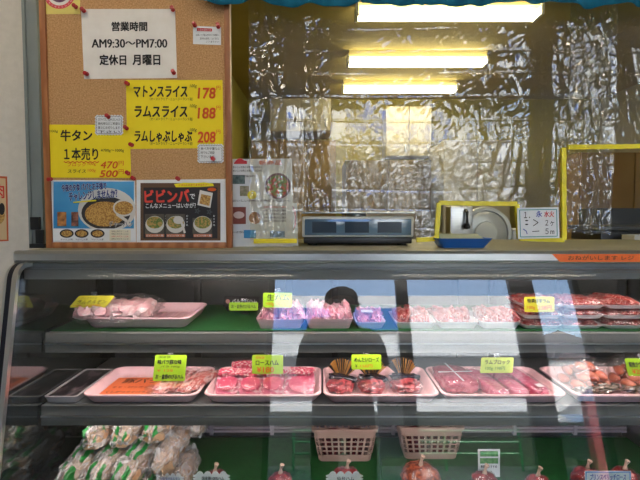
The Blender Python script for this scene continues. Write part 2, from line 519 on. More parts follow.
# top
tp = MB()
tp.box(CX0 - .004, CX1 + .02, 1.20, 1.76, ZT - .02, ZT, .003)
cpart('top_panel', tp, mat('case_top_enamel', (158, 154, 128), .5, 0, (166, 162, 136), 8))
t2 = MB()
t2.prism([(1.192, ZT - .029), (1.189, ZT - .024), (1.189, ZT - .006), (1.197, ZT + .0015), (1.21, ZT + .0015), (1.21, ZT - .029)], 'x', CX0 - .005, CX1 + .005)
cpart('front_trim', t2, M_alu, smooth=False)
cpart('trim_groove', MB().box(CX0, CX1, 1.1885, 1.1895, ZT - .0245, ZT - .0225), M_darkgrey, smooth=False)
# lamp housing behind the glass
hs = cpart('lamp_housing', MB().box(CX0 + .004, CX1 - .004, 1.222, 1.31, 1.166, 1.186, .003).box(CX0 + .004, CX1 - .004, 1.213, 1.2215, 1.134, 1.186, .002), mat('lamp_housing_grey', (138, 140, 138), .4, .3, (146, 148, 146), 6))
obj('lamp_tube', MB().tube([(-.62, 1.262, 1.150), (1.0, 1.262, 1.150)], .012, 12).xf(case_off), emit_mat('case_lamp', (255, 238, 234), 14), hs)
for xx in (-.63, 1.01): obj('lamp_holder', MB().box(xx - .012, xx + .012, 1.25, 1.275, 1.136, 1.1655, .003).xf(case_off), M_white, hs)
# back with sliding door panels
bk = MB(); bk.box(CX0 + .004, CX1 - .004, 1.735, 1.76, .1, ZT - .02)
cpart('back_panel', bk, M_darkgrey, smooth=False)
M_bdoor = mat('rear_door_panel', (62, 65, 65), .3, .2, (70, 73, 73), 4)
for k in range(3):
    x0 = -.70 + k*.6
    d = cpart('rear_door', MB().box(x0, x0 + .575, 1.722, 1.734, .72, 1.16, .004), M_bdoor)
    obj('door_handle', MB().box(x0 + .02, x0 + .035, 1.716, 1.7215, .85, .99, .002).xf(case_off), M_darkgrey, d)
hb = MB(); hb.box(CX0 + .004, CX1 - .004, 1.70, 1.7345, 1.10, ZT - .0205, .003)
cpart('rear_header', hb, M_greyplastic)
gr = MB()
for k in range(9):
    z = .508 + k*.013
    gr.box(CX0 + .006, CX1 - .006, 1.70, 1.712, z, z + .008, .002)
for k in range(8): gr.box(-.62 + k*.22, -.608 + k*.22, 1.698, 1.7135, .50, .72)
cpart('air_grille', gr, mat('mauve_grille', (168, 154, 164), .4, .0, (178, 164, 174), 6))
cpart('deck_pan', MB().box(CX0 + .004, CX1 - .004, 1.03, 1.72, .47, .488, .003), M_steel)
cpart('base_cabinet', MB().box(CX0 - .0, CX1 + .0, 1.005, 1.76, .0, .469, .006), M_greyplastic)
M_shelf = mat('shelf_enamel', (110, 114, 114), .35, .3, (118, 121, 121), 5)
M_rail = band_mat('price_rail_plastic', (92, 93, 91), (118, 119, 116), 6, 'Z', .3, lo=.2, hi=.8)
Z1, Z2, ZD = .975, .785, .490
for (zs, yf, dep) in ((Z1, 1.30, .40), (Z2, 1.27, .43)):
    sh = cpart('shelf', MB().box(CX0 + .006, CX1 - .006, yf, yf + dep, zs - .018, zs, .002), M_shelf)
    rl = MB()
    rl.prism([(yf - .002, zs + .003), (yf - .006, zs), (yf - .010, zs - .052), (yf - .004, zs - .054), (yf - .0005, zs - .02)], 'x', CX0 + .008, CX1 - .008)
    obj('price_rail', rl.xf(case_off), M_rail, sh, False)
    obj('shelf_edge', MB().box(CX0 + .008, CX1 - .008, yf - .0115, yf - .0085, zs - .030, zs - .026).xf(case_off), M_alu, sh, False)
    if True:
        for xa in (-.70, -.08, .54):
            obj('light_strip', MB().box(xa, xa + .52, yf + .012, yf + .030, zs - .030, zs - .0185, .002).xf(case_off), emit_mat('shelf_lamp', (255, 238, 234), 17) if zs == Z1 else emit_mat('deck_fill_light', (255, 238, 234), 14), sh)  # hidden behind the rails; lower strips added to brighten the deck
    for xx in (-.55, .05, .62):
        obj('bracket', MB().prism([(yf + .04, zs - .019), (yf + dep + .018, zs - .019), (yf + dep + .018, zs - .07), (yf + dep - .05, zs - .06)], 'x', xx, xx + .006).xf(case_off), M_darkgrey, sh, False)
for xx in (-.44, .053, .62, .86):
    cpart('shelf_standard', MB().box(xx - .012, xx + .012, 1.706, 1.721, .72, 1.099, .001), M_black)
tag(obj('shelf_mat', MB().box(CX0 + .012, CX1 - .012, 1.312, 1.688, Z1 + .0008, Z1 + .004, .001), M_green), 'green plastic mat lining the upper shelf of the case', 'mat')
tag(obj('deck_mat', MB().box(CX0 + .012, CX1 - .012, 1.06, 1.694, ZD - .001, ZD + .004, .001), M_green), 'green plastic mat lining the bottom deck of the case', 'mat')
ZM1, ZMD = Z1 + .0045, ZD + .0045
# orange tape label on the top trim
ot = Sheet('tape_label', 'orange tape strip with black handwriting on the case top edge', 'label', (552, 254, 690, 261), 1.1882, M_orange if False else mat('orange_tape', (250, 112, 40), .5, 0, (252, 120, 46), 30), poly=[(552, 254), (690, 254), (690, 262), (560, 262)], bname='tape')
ot.text('おねがいします レジ', 568, 255.5, 634, 260, M_ink)
ot.done()

# ------------------------------------------------------------------ cork board and its notices
YB = 1.300
bx0, bx1, bz0, bz1 = -.742, -.238, ZT + .0005, 2.10
board = thing('cork_board', 'tall cork notice board with wooden frame standing on the case top', 'notice board', (0, YB, 0))
obj('cork_panel', MB().box(bx0 + .012, bx1 - .012, .004, .016, bz0 + .012, bz1 - .012), M_cork, board, False)
fm = MB()
fm.box(bx0, bx0 + .016, -.004, .018, bz0, bz1, .003); fm.box(bx1 - .016, bx1, -.004, .018, bz0, bz1, .003)
fm.box(bx0 + .016, bx1 - .016, -.004, .018, bz0, bz0 + .016, .003); fm.box(bx0 + .016, bx1 - .016, -.004, .018, bz1 - .016, bz1, .003)
obj('frame', fm, M_wood, board)
YS = YB + .0032
def pin(px, py, where, Y=None):
    w = P(px, py, (Y or YS) - .0052)
    t = thing('push_pin', 'red push pin ' + where, 'push pin', w, (PI/2 + R(random.uniform(-12, 12)), 0, 0), 'red push pins on the cork board')
    obj('head', MB().lathe([(.001, .014), (.0052, .0135), (.0056, .0115), (.0034, .010), (.003, .004), (.0056, .0015), (.0056, 0), (.001, -.0002)], 14), mat('red_pin', (168, 26, 30), .3, 0, (178, 32, 34), 40, coat=.5), t)
    obj('needle', MB().lathe([(.0006, -.0001), (.0005, -.005)], 6), M_alu, t)

s = Sheet('notice_sheet', 'white opening hours sheet with bold black Japanese lettering', 'notice', (81, 9, 177, 79), YS, M_paper, poly=[(81, 9), (175, 9), (177, 78), (84, 79)])
s.text('営業時間', 112, 22, 147, 31, M_ink, .04)
for dx in (-.35, 0, .35): s.text('AM9:30〜PM7:00', 92 + dx, 39.2, 167 + dx, 47.8, M_ink, 0)
s.text('定休日', 100, 55, 126, 65, M_ink, .04)
s.text('月曜日', 133, 55, 160, 65, M_ink, .04)
s.done()
for (x, y, t) in ((84, 11, 'at top left of the opening hours sheet'), (173, 10, 'at top right of the opening hours sheet'), (87, 74, 'at bottom left of the opening hours sheet'), (174, 73, 'at bottom right of the opening hours sheet')): pin(x, y, t)

s = Sheet('round_logo_sheet', 'pale yellow sheet with a round red emblem at the top of the board', 'notice', (42, -32, 80, 14), YS, M_lemon)
M_pinkred = mat('coral_print', (214, 76, 84), .7, 0, (220, 84, 90), 20)
s.disc(59.5, -7, 16, 16, M_pinkred); s.disc(59.5, -7, 12.6, 12.6, M_paper, 'emblem_ring'); s.disc(59.5, -7, 9.5, 9.5, mat('plum_print', (104, 62, 92), .7), 'emblem_centre')
s.disc(59.5, -8.5, 5, 5, M_pinkred, 'emblem_dot')
for k in range(9):
    a = R(35 + k*14); cx, cy = 59.5 + 14.3*math.cos(a), -7 + 14.3*math.sin(a)
    s.text('おいしいお肉です'[k % 8], cx - .8, cy - .8, cx + .8, cy + .8, M_paper, 0, 0, PI/2 - a + 0, 'emblem_lettering')
s.done()
pin(76, 7, 'on the pale yellow emblem sheet')

s = Sheet('small_notice', 'small white notice with a red header near the top right of the board', 'notice', (193, 26, 221, 45), YS, M_paper2, poly=[(193, 26), (221, 27), (221, 45), (193, 44)])
s.poly([(197, 28), (212, 28.5), (212, 31.5), (197, 31)], M_redink, 'red_header')
s.text('お肉の保存方法', 198, 28.8, 211, 30.9, M_paper2, name='header_lettering')
s.text('お買い上げ後はお早めに冷蔵庫へ', 196, 34, 219, 36.3, M_ink); s.text('保存料は使用しておりません', 200, 37.5, 219, 39.8, M_ink); s.text('ご了承下さい', 206, 41, 219, 42.8, M_ink)
s.done()
pin(195, 25.5, 'at top left of the small red headed notice'); pin(218.5, 27, 'at top right of the small red headed notice')

s = Sheet('price_poster', 'large yellow price sheet listing three sliced meats with orange prices', 'price sign', (126, 80, 223, 149), YS, M_yellow, poly=[(126, 80), (222.5, 80), (223.5, 148), (127, 149)])
s.text('マトンスライス', 134, 86, 187, 97, M_ink, .03, .1)
s.text('ラムスライス', 135, 106, 187, 117, M_ink, .03, .1)
s.text('ラムしゃぶしゃぶ', 135, 131, 192, 142, M_ink, .03, .1)
for y in (97.5, 117.5, 142):
    s.text('（オーストラリア・ニュージーランド産）', 150, y, 193, y + 3.2, M_ink)
for (t, y) in (('178', 88), ('188', 108), ('208', 132)):
    s.text(t, 198, y, 215.5, y + 10.5, M_orange, .03, .1, name='price_lettering')
    s.text('円', 216.5, y - 2, 220.5, y + 2, M_orange, .004, name='price_lettering')
    s.text('100g', 190, y - 3.5, 197, y + .5, M_ink, 0, .2)
s.done()
pin(128, 84, 'at top left of the large yellow price sheet'); pin(126.8, 128.5, 'on the left edge of the large yellow price sheet', YS - .001); pin(132, 145, 'at bottom left of the large yellow price sheet')

s = Sheet('price_poster', 'smaller yellow price sheet for beef tongue below left on the board', 'price sign', (47, 124, 131, 178), YS - .0012 + .0004, M_yellow, poly=[(47, 124.5), (130, 125), (131, 178), (47.5, 177.5)])
s.text('100g', 50, 130, 58, 133, M_ink)
s.text('牛タン', 61, 130, 92, 141, M_ink, .032, .05)
s.text('１本売り', 64.5, 148, 98, 160, M_ink, .022)
zz = [(64 + k*2.2, 161.5 + (k % 2)*1.2) for k in range(17)]
s.line(zz, .9, M_orange, 'wavy_underline')
s.text('※700g〜1000g', 101, 149, 124, 152.5, M_ink)
s.text('ブロック', 68, 162.5, 86, 166.5, M_orange, .004, .1, name='price_lettering'); s.text('100g', 88, 162.5, 96, 166, M_orange, 0, .1, name='price_lettering')
s.text('スライス', 68, 169.5, 86, 173, M_ink, .004, .1); s.text('100g', 88, 169, 96, 172.5, M_orange, 0, .1, name='price_lettering')
s.text('470', 101, 161.5, 118, 168.5, M_orange, .014, .2, name='price_lettering'); s.text('500', 100, 170.5, 118, 177, M_orange, .03, .2, name='price_lettering')
s.text('円', 119, 161, 124, 165.5, M_orange, name='price_lettering'); s.text('円', 119, 169.5, 124, 174, M_orange, name='price_lettering')
s.done()
pin(128.5, 173.5, 'at bottom right of the beef tongue price sheet', YS - .001)

def cloud_box(x0, y0, x1, y1, n=9, a=.9):
    """scalloped outline"""
    pts = []
    w, h = x1 - x0, y1 - y0
    per = [(x0 + w*t, y0) for t in [k/n for k in range(n)]] + [(x1, y0 + h*t) for t in [k/6 for k in range(6)]] + \
          [(x1 - w*t, y1) for t in [k/n for k in range(n)]] + [(x0, y1 - h*t) for t in [k/6 for k in range(6)]]
    cx, cy = (x0 + x1)/2, (y0 + y1)/2
    for i, p in enumerate(per):
        q = per[(i + 1) % len(per)]
        m = ((p[0] + q[0])/2, (p[1] + q[1])/2)
        dx, dy = q[0] - p[0], q[1] - p[1]; L = math.hypot(dx, dy)
        nx, ny = dy/L, -dx/L
        pts += [p, (p[0] + dx*.2 + nx*a, p[1] + dy*.2 + ny*a), (m[0] + nx*a*1.4, m[1] + ny*a*1.4), (p[0] + dx*.8 + nx*a, p[1] + dy*.8 + ny*a)]
    return pts
for (bx, lines, where) in (((96, 116, 122, 134), ['スライス、しゃぶしゃぶ', '焼肉用などご希望の', '厚さにお切りします', '　　　　下さい'], 'between the two yellow sheets'),
                           ((198.5, 145, 222.5, 162), ['食べ方や量など', '何でもご相談', '下さいませ'], 'below the last orange price')):
    s = Sheet('note_card', 'small white scalloped handwritten note card ' + where, 'note', bx, YS - .0022, M_paper2, poly=cloud_box(*bx))
    for i, t in enumerate(lines):
        y = bx[1] + 2.2 + i*4.1
        s.text(t, bx[0] + 2.2, y, bx[2] - (2 if len(t) > 6 else 8), y + 2.7, M_ink, .006)
    o_ = cloud_box(bx[0] + 1, bx[1] + 1, bx[2] - 1, bx[3] - 1, a=.6)
    s.line(o_ + [o_[0]], .35, mat('grey_ink', (80, 84, 88), .7), 'outline')
    s.done()
pin(108.5, 117, 'on the note card between the yellow sheets', YS - .003); pin(213.5, 159, 'on the note card below the last price', YS - .003)

# food posters along the bottom of the board
M_skyblue = mat('blue_poster_print', (38, 128, 188), .5, 0, (90, 170, 214), 4)
M_food = mat('food_photo', (150, 104, 44), .5, 0, (206, 164, 88), 260, 4, lo=.4, hi=.6)
M_foodg = mat('green_food_photo', (92, 120, 50), .5, 0, (186, 150, 84), 200, 4, lo=.4, hi=.6)
M_bowlw = mat('bowl_photo_white', (206, 204, 198), .5)
M_bowld = mat('iron_pan_photo', (44, 42, 44), .5)
M_navyink = mat('navy_print', (24, 40, 110), .6)
M_blackp = mat('black_poster_print', (30, 27, 28), .5, 0, (36, 33, 34), 20)
M_brownp = mat('brown_poster_border', (92, 66, 44), .6, 0, (100, 72, 48), 20)
s = Sheet('food_poster', 'blue and white food poster with a large pan of fried rice', 'poster', (49, 180, 135.5, 243), YS, M_paper2, poly=[(49, 180), (135, 180.5), (136, 243), (49.5, 243)])
s.rect(53.5, 181.5, 134, 230, M_skyblue)
s.disc(107, 210, 29, 22, M_bowlw, 'plate_photo')
s.disc(106, 213, 24.5, 16.5, M_bowld, 'pan_photo'); s.disc(105, 214, 20, 12.5, M_food, 'rice_photo')
s.disc(124, 208, 11, 8.5, M_bowlw, 'spoon_photo'); s.disc(124, 208, 9.3, 6.8, M_food, 'spoon_rice_photo')
s.line([(117, 214), (127, 221), (131, 226)], 3.0, M_bowlw, 'spoon_handle_photo')
s.rect(53.5, 228.5, 134, 241, M_paper2, 'white_strip')
for (x, t) in ((62, 'a'), (77, 'b'), (93, 'c')):
    s.disc(x + 5, 233.5, 7, 4.3, M_bowld, 'small_pan_photo'); s.disc(x + 5, 233.5, 5.3, 3, M_food, 'small_dish_photo')
    s.text('チャーハンの素', x - 1, 238.5, x + 11, 240.3, M_ink)
s.rect(110, 229.5, 131, 240.5, mat('cream_recipe_print', (220, 214, 188), .6), 'recipe_box')
for k in range(4): s.text('材料と作り方 二人分', 112, 230.6 + k*2.5, 129, 232.2 + k*2.5, M_redink if k == 2 else M_ink, name='recipe_lettering')
s.rect(58, 212, 67, 226, mat('brown_packet_print', (110, 66, 34), .6, 0, (190, 130, 70), 90), 'packet_photo'); s.rect(72, 212, 79, 226, mat('dark_packet_print', (70, 48, 46), .6, 0, (170, 110, 90), 90), 'packet_photo')
s.text('今夜の夕食 パパとお子様で', 62.5, 183.5, 107, 190.5, M_paper2, .055, 0, R(3), 'lettering_outline'); s.text('今夜の夕食 パパとお子様で', 62.5, 183.5, 107, 190.5, M_navyink, .03, 0, R(3), 'headline')
s.text('チャレンジしませんか？', 70, 191, 118, 199.5, M_paper2, .055, 0, R(4), 'lettering_outline'); s.text('チャレンジしませんか？', 70, 191, 118, 199.5, M_navyink, .03, 0, R(4), 'headline')
s.line([(74, 202.5), (97, 200.5)], 1.2, M_tape, 'yellow_underline')
s.text('チャーハン', 110, 221.5, 133, 227, M_paper2, .05, .2, name='lettering_outline'); s.text('チャーハン', 110, 221.5, 133, 227, M_ink, .01, .2)
s.done()
s = Sheet('food_poster', 'black food poster with red headline and three noodle bowls', 'poster', (136, 180, 227, 243), YS, M_paper2, poly=[(136.5, 180), (226, 179), (227, 243), (136.5, 243)])
s.rect(140.5, 183, 220.5, 240.5, M_brownp); s.rect(143.5, 187.5, 217.5, 238.5, M_blackp, 'black_panel')
s.poly([(174, 184), (184, 182.6), (196, 183), (204, 182.3), (213, 183.5), (214, 186), (200, 187), (176, 187.3)], M_tape, 'yellow_banner')
s.text('ごはんにのせてまぜるだけ！', 179, 183.6, 208, 186, M_redink)
s.text('ビビンバ', 145, 190, 189, 202, mat('salmon_red_print', (212, 64, 50), .6, 0, (220, 72, 56), 20), .045, 0, R(1), 'headline'); s.text('で', 190, 194, 195, 199, M_paper2, .02)
s.text('こんなメニューはいかが？', 146, 203, 196, 208, M_paper2, .014, 0, R(.5))
s.poly([(200, 190), (213, 193), (210.5, 208), (197.5, 205)], M_bowlw, 'packet_photo'); s.poly([(201.5, 194), (211, 196), (209.5, 206), (199.5, 203.5)], M_food, 'packet_dish')
s.disc(212, 189.5, 4.5, 1.7, M_orange, 'orange_badge')
for (cx, dx) in ((155, 0), (176, 1), (203, 2)):
    s.rect(cx - 10, 214 if dx < 2 else 218, cx + 9.5, 234, mat('photo_backdrop', (70, 66, 58), .6, 0, (96, 90, 78), 60), 'photo_backdrop')
    s.disc(cx, 224.5, 9.3, 8.5, M_bowlw, 'bowl_photo'); s.disc(cx, 222.5, 8.2, 6, M_foodg, 'noodle_photo')
    s.rect(cx - 9, 234, cx + 9.5, 237, mat('salmon_caption', (190, 120, 90), .6), 'caption_strip')
    s.text('ビビンバ丼・麺', cx - 8, 234.6, cx + 8.5, 236.4, M_paper2, name='caption_lettering')
    s.text('お', cx + 10.6, 215, cx + 12.4, 217, M_paper2); s.text('す', cx + 10.6, 218, cx + 12.4, 220, M_paper2); s.text('す', cx + 10.6, 221, cx + 12.4, 223, M_paper2); s.text('め', cx + 10.6, 224, cx + 12.4, 226, M_paper2)
s.disc(179, 220, 5, 4, M_bowlw, 'spoon_photo'); s.line([(182, 222), (185.5, 233)], 2.2, M_bowlw, 'spoon_handle_photo')
for (x, y) in ((198, 211), (210, 212)): s.line([(x + 3*math.cos(R(72*k*2)), y + 3*math.sin(R(144*k))) for k in range(6)], .4, MATS['grey_ink'], 'flower_sketch')
s.done()
pin(51, 179, 'at top left of the blue food poster'); pin(134, 178.8, 'at top right of the blue food poster'); pin(178.5, 179, 'above the black food poster')

# framed poster on the partition wall
s = Sheet('wall_poster', 'orange framed food poster cut off at the left on the white wall', 'poster', (-34, 176, 8.5, 242), 1.3592, mat('orange_poster_border', (190, 84, 44), .7, 0, (198, 92, 50), 10), poly=[(-34, 174), (7, 176.5), (8.5, 241), (-34, 243)])
s.poly([(-34, 176), (5.6, 178.5), (7, 239.5), (-34, 241)], mat('cream_poster', (206, 176, 132), .7, 0, (214, 184, 140), 10))
s.disc(-12, 216, 17, 12, M_food); s.text('味付肉', -28, 184, 4, 198, M_redink, .02); s.disc(2, 209, 3, 6, M_ink, 'black_seal')
s.done()

# ------------------------------------------------------------------ vinyl curtain and things behind it
YV = 1.335
def lerp(a, b, t): return a + (b - a)*t
def sstep(a, b, x):
    t = min(1, max(0, (x - a)/(b - a))); return t*t*(3 - 2*t)
# pleats: (photo column, slope of the sheet, crinkle)
PL = [(246, 0, .6), (252, 0, 1.0), (268, .02, 1.4), (284, .02, 1.2), (287, .16, .1), (303, .16, .1), (307, 0, 1.2), (328, .02, 1.0), (332, .14, .15), (343, .12, .2), (350, .01, .42), (392, .0, .3),
      (430, -.01, .42), (474, .0, .5), (482, .02, .7), (520, .04, .5), (530, .16, .25), (546, .12, .2), (552, -.03, .8), (566, -.02, 1.5), (604, .02, 1.4), (612, .05, .4), (640, .05, .7), (700, .05, .7)]
def pl(px, k):
    if px <= PL[0][0]: return PL[0][k]
    for a, b in zip(PL[:-1], PL[1:]):
        if px <= b[0]: return lerp(a[k], b[k], sstep(a[0], b[0], px))
    return PL[-1][k]
def bottom(px):
    """lower cut of the sheet in photo rows"""
    if 301 < px < 415: return 213
    if px < 438: return 240.5
    if px < 515: return 202
    if px < 563.5: return 240.5
    return 147
def vinyl(name, px0, px1, py0, botf, Yb, n, mrow, seed, cr=1.0):
    b = bmesh.new()
    acc = 0; base = []
    N = n
    for i in range(N + 1):
        px = lerp(px0, px1, i/N)
        base.append(acc)
        acc += pl(px, 1)*(px1 - px0)/N/FPX*Yb
    drift = [lerp(base[0], base[-1], i/N) for i in range(N + 1)]
    G = {}
    top = P(320, py0, Yb).z; low = P(320, 243, Yb).z
    for i in range(N + 1):
        px = lerp(px0, px1, i/N)
        x = (px - 320)/FPX*Yb
        c = pl(px, 2)*cr
        for j in range(mrow + 1):
            z = lerp(top, low, j/mrow)
            lean = .022*(1 - (z - low)/(top - low))*0
            q = Vector((x*18 + seed, z*9, seed*.7))
            sh = noise.noise(Vector((x*3, z*2.2, seed)))*.04
            d = (base[i] - drift[i])*1.15
            X = x + sh
            r1 = 1 - abs(noise.noise(Vector((X*34, z*7, seed))))*2
            r2 = 1 - abs(noise.noise(Vector((X*70 + z*9, z*24, seed + 4))))*2
            r3 = 1 - abs(noise.noise(Vector((X*50 - z*30, z*40, seed + 9))))*2
            d += c*(.0030*r1 + .0013*r2 + .0009*r3)
            zz_ = z + .016*noise.noise(Vector((x*2.2, z*5, 31))) + .012*noise.noise(Vector((.3, z*13, 8)))
            f = ((zz_ - low)/.062) % 1.0
            d += .0009*(.5 + noise.noise(Vector((x*7, z*8, 77))))*math.exp(-((f - .5)/.045)**2)*(.4 + c)
            d += .0016*math.sin(z*19 + x*2.1) + .0035*noise.noise(Vector((x*5, z*3, seed + 2)))
            G[i, j] = (Vector((x, Yb + d, z)))
    V = {}
    for i in range(N):
        px = lerp(px0, px1, (i + .5)/N)
        lim = P(320, botf(px), Yb).z
        for j in range(mrow):
            if (G[i, j].z + G[i, j + 1].z)/2 < lim: continue
            q = []
            for k in ((i, j), (i, j + 1), (i + 1, j + 1), (i + 1, j)):
                if k not in V: V[k] = b.verts.new(G[k])
                q.append(V[k])
            b.faces.new(q)
    mb = MB(); mb.add(b)
    return mb
# columns are on a plane at YV: P() keeps x proportional to depth/dy, close enough to use as is
vc = thing('vinyl_curtain', 'clear crinkled vinyl sheet curtain with yellow taped edge hanging above the case', 'curtain', (0, 0, 0))
obj('vinyl_sheet', vinyl('v', 250, 700, -22, bottom, YV, 640, 400, 3.3), M_vinyl, vc, ang=180)
def tape(pts, nm):
    mb = MB()
    for (a, b) in zip(pts[:-1], pts[1:]):
        A, B = P(*a, YV), P(*b, YV)
        d = (B - A).normalized(); nrm = Vector((-d.z, 0, d.x))
        w = .0062
        n = max(2, int((B - A).length/.012))
        lo = []
        for k in range(n + 1):
            c = A.lerp(B, k/n)
            wob = .0012*noise.noise(Vector((c.x*60, c.z*60, 2)))
            c = c + nrm*wob
            h = [(c - nrm*w), (c + nrm*w)]
            yo = .004 + .002*noise.noise(Vector((c.x*30, c.z*30, 5)))
            lo.append([(h[0].x, YV - yo - .0045, h[0].z), (h[1].x, YV - yo - .0045, h[1].z), (h[1].x, YV - yo + .004, h[1].z), (h[0].x, YV - yo + .004, h[0].z)])
        mb.loft(lo)
    return obj(nm, mb, M_tape, vc, ang=50)
tape([(254, 241), (297, 240.5)], 'yellow_tape'); tape([(416, 240), (436, 238.5), (438.5, 203), (516, 204), (519, 238.5), (563, 240), (562.5, 148)], 'yellow_tape'); tape([(567, 147.5), (690, 146)], 'yellow_tape')
# second, loose sheet in the right opening
def bot2(px): return 241.5 - 6*math.sin((px - 568)/40*PI) + abs(px - 590)*-.4
hv = thing('loose_vinyl_strip', 'crumpled clear vinyl strip hanging in the right opening behind the tape', 'curtain', (0, 0, 0))
obj('vinyl_sheet', vinyl('v2', 566, 612, -150, bot2, YV + .06, 70, 330, 11.7, 1.6), M_vinyl, hv, ang=180)

# teal valance
va = MB()
b = bmesh.new()
rows = []
for i in range(221):
    px = 204 + (720 - 204)*i/220
    x = (px - 320)/FPX*1.28
    fold = .010*math.sin(x*46) + .006*math.sin(x*91 + 1)
    hem = 4.5 + 2.2*math.sin(px*.045) + 1.6*math.sin(px*.11 + 1) + (2.5 if 360 < px < 420 else 0)
    z0 = P(320, hem, 1.28).z
    rows.append([b.verts.new((x, 1.275 + fold*(1 - t*.7), lerp(z0, 2.2, t))) for t in (0, .15, .4, 1)])
for a, c in zip(rows[:-1], rows[1:]):
    for k in range(3): b.faces.new((a[k], c[k], c[k + 1], a[k + 1]))
va.add(b)
vo = tag(obj('valance', va, M_teal, ang=80), 'teal cloth valance with wavy hem along the top of the counter opening', 'valance')
so = vo.modifiers.new('thick', 'SOLIDIFY'); so.thickness = .002
rod = MB().tube([(-.42, 1.275, 2.2), (1.15, 1.275, 2.2)], .008)
obj('rod', rod, M_white, vo)

# kitchen lamps
M_tube = emit_mat('fluorescent_tube', (255, 247, 214), 11.0)
for (Yl, nm) in ((2.84, 'nearest the curtain'), (3.73, 'in the middle of the kitchen ceiling'), (4.53, 'deepest in the kitchen')):
    t = thing('ceiling_lamp', 'long fluorescent ceiling lamp ' + nm, 'lamp', (.735, Yl, 2.524))
    obj('housing', MB().prism([(-.075, 0), (.075, 0), (.05, -.04), (-.05, -.04)], 'x', -.52, .52), mat('cream_lamp_housing', (216, 200, 130), .5, 0, (222, 206, 136), 6), t, False)  # cream yellow of the housing stands in for the tubes' yellow glow fringe
    for yy in (-.05, .05): obj('tube', MB().tube([(-.51, yy, -.076), (.51, yy, -.076)], .016, 12), M_tube, t)
    for xx in (-.525, .525): obj('end_cap', MB().box(xx - .008, xx + .008, -.066, .066, -.095, -.030, .003), M_white, t)

for (xx, nm) in ((-.75, 'on the left'), (1.0, 'on the right')):  # unseen lamps added as warm fill for the board and case front
    t = thing('ceiling_lamp', 'added unseen fill lamp over the customer side ' + nm, 'lamp', (xx, .30, ZC + .001))
    obj('housing', MB().prism([(-.085, 0), (.085, 0), (.06, -.05), (-.06, -.05)], 'x', -.62, .62), M_white, t, False)
    for yy in (-.05, .05): obj('tube', MB().tube([(-.59, yy, -.067), (.59, yy, -.067)], .016, 12), emit_mat('fill_tube', (255, 240, 220), 14), t)
    for x_ in (-.605, .605): obj('end_cap', MB().box(x_ - .012, x_ + .012, -.075, .075, -.085, -.0505, .003), M_white, t)
# kitchen furniture
def cabinet(name, label, cat, box, Y, dep, m, doors=2, dm=None, group=None, z0=None):
    a, c = P(box[0], box[3], Y), P(box[2], box[1], Y)
    if z0 is not None: a.z = z0
    t = thing(name, label, cat, (a.x, Y, a.z), group=group)
    W, H = c.x - a.x, c.z - a.z
    obj('carcass', MB().box(0, W, .018, dep, 0, H, .003), m, t)
    for k in range(doors):
        d = obj('door', MB().box(W*k/doors + .004, W*(k + 1)/doors - .004, 0, .0175, .004, H - .004, .003), dm or m, t)
        obj('handle', MB().box(W*(k + .85)/doors - .01, W*(k + .85)/doors + .01, -.018, -.0002, .04, .12, .003), M_alu, d)
    return t
M_cream = mat('cream_laminate', (212, 204, 176), .5, 0, (218, 210, 182), 6)
M_brown = mat('brown_laminate', (142, 112, 66), .5, 0, (152, 122, 74), 5)
cabinet('wall_cabinet', 'cream wall cabinet high on the kitchen wall behind the left vinyl strip', 'cabinet', (270, 98, 331, 131), 4.7, .49, M_cream)
cabinet('wall_cabinet', 'pale wall cabinet under the kitchen lamps behind the curtain', 'cabinet', (386, 106, 432, 156), 4.9, .29, M_cream)
cabinet('tall_cupboard', 'brown cupboard against the kitchen back wall behind the scale', 'cupboard', (252, 140, 336, 262), 4.8, .35, mat('tan_laminate', (150, 122, 62), .5, 0, (160, 132, 70), 5), 3, z0=.001)
cabinet('refrigerator', 'brown steel upright refrigerator at the back of the kitchen behind the curtain', 'refrigerator', (345, 160, 432, 290), 4.2, .6, mat('brown_steel', (118, 108, 92), .35, .6, (126, 116, 100), 5), 2, z0=.001)
cabinet('refrigerator', 'pale upright refrigerator at the back of the kitchen right of the brown one', 'refrigerator', (442, 140, 512, 290), 4.3, .6, mat('olive_white_enamel', (176, 170, 146), .4, 0, (182, 176, 152), 5), 2, z0=.001)
cabinet('brown_cupboard', 'dark brown cupboard seen through the right taped opening', 'cupboard', (580, 152, 690, 206), 3.6, .35, M_brown, 2, z0=.001)
wk = thing('work_table', 'steel kitchen work table behind the case', 'table', (.35, 2.25, 0))
obj('table_top', MB().box(-1.0, 1.6, -.42, .42, 1.06, 1.10, .006), mat('olive_counter_top', (168, 160, 120), .4, 0, (176, 168, 128), 7), wk)
obj('under_shelf', MB().box(-.95, 1.55, -.38, .38, .3, .33, .004), M_steel, wk)
for xx in (-.94, 1.54):
    for yy in (-.36, .36): obj('leg', MB().box(xx - .02, xx + .02, yy - .02, yy + .02, 0, 1.06, .004), M_steel, wk)
bxk = thing('storage_box', 'black plastic storage box on the work table in the right opening', 'box', (1.33, 2.1, 1.1005))
obj('body', MB().box(-.17, .17, -.12, .12, 0, .13, .01), M_black, bxk); obj('lid', MB().box(-.18, .18, -.13, .13, .1305, .15, .006), M_darkgrey, bxk)
bxk = thing('carton', 'small pale carton on the work table at the right edge', 'box', (1.27, 1.9, 1.1005))
obj('body', MB().box(-.05, .05, -.04, .04, 0, .115, .003), M_paper, bxk); obj('flap', MB().box(-.05, .05, -.04, .04, .1155, .118), M_paper2, bxk)
cabinet('grey_machine', 'grey machine on the work table behind the loose vinyl strip', 'machine', (600, 208, 650, 246), 2.35, .2, M_darkgrey, 1)

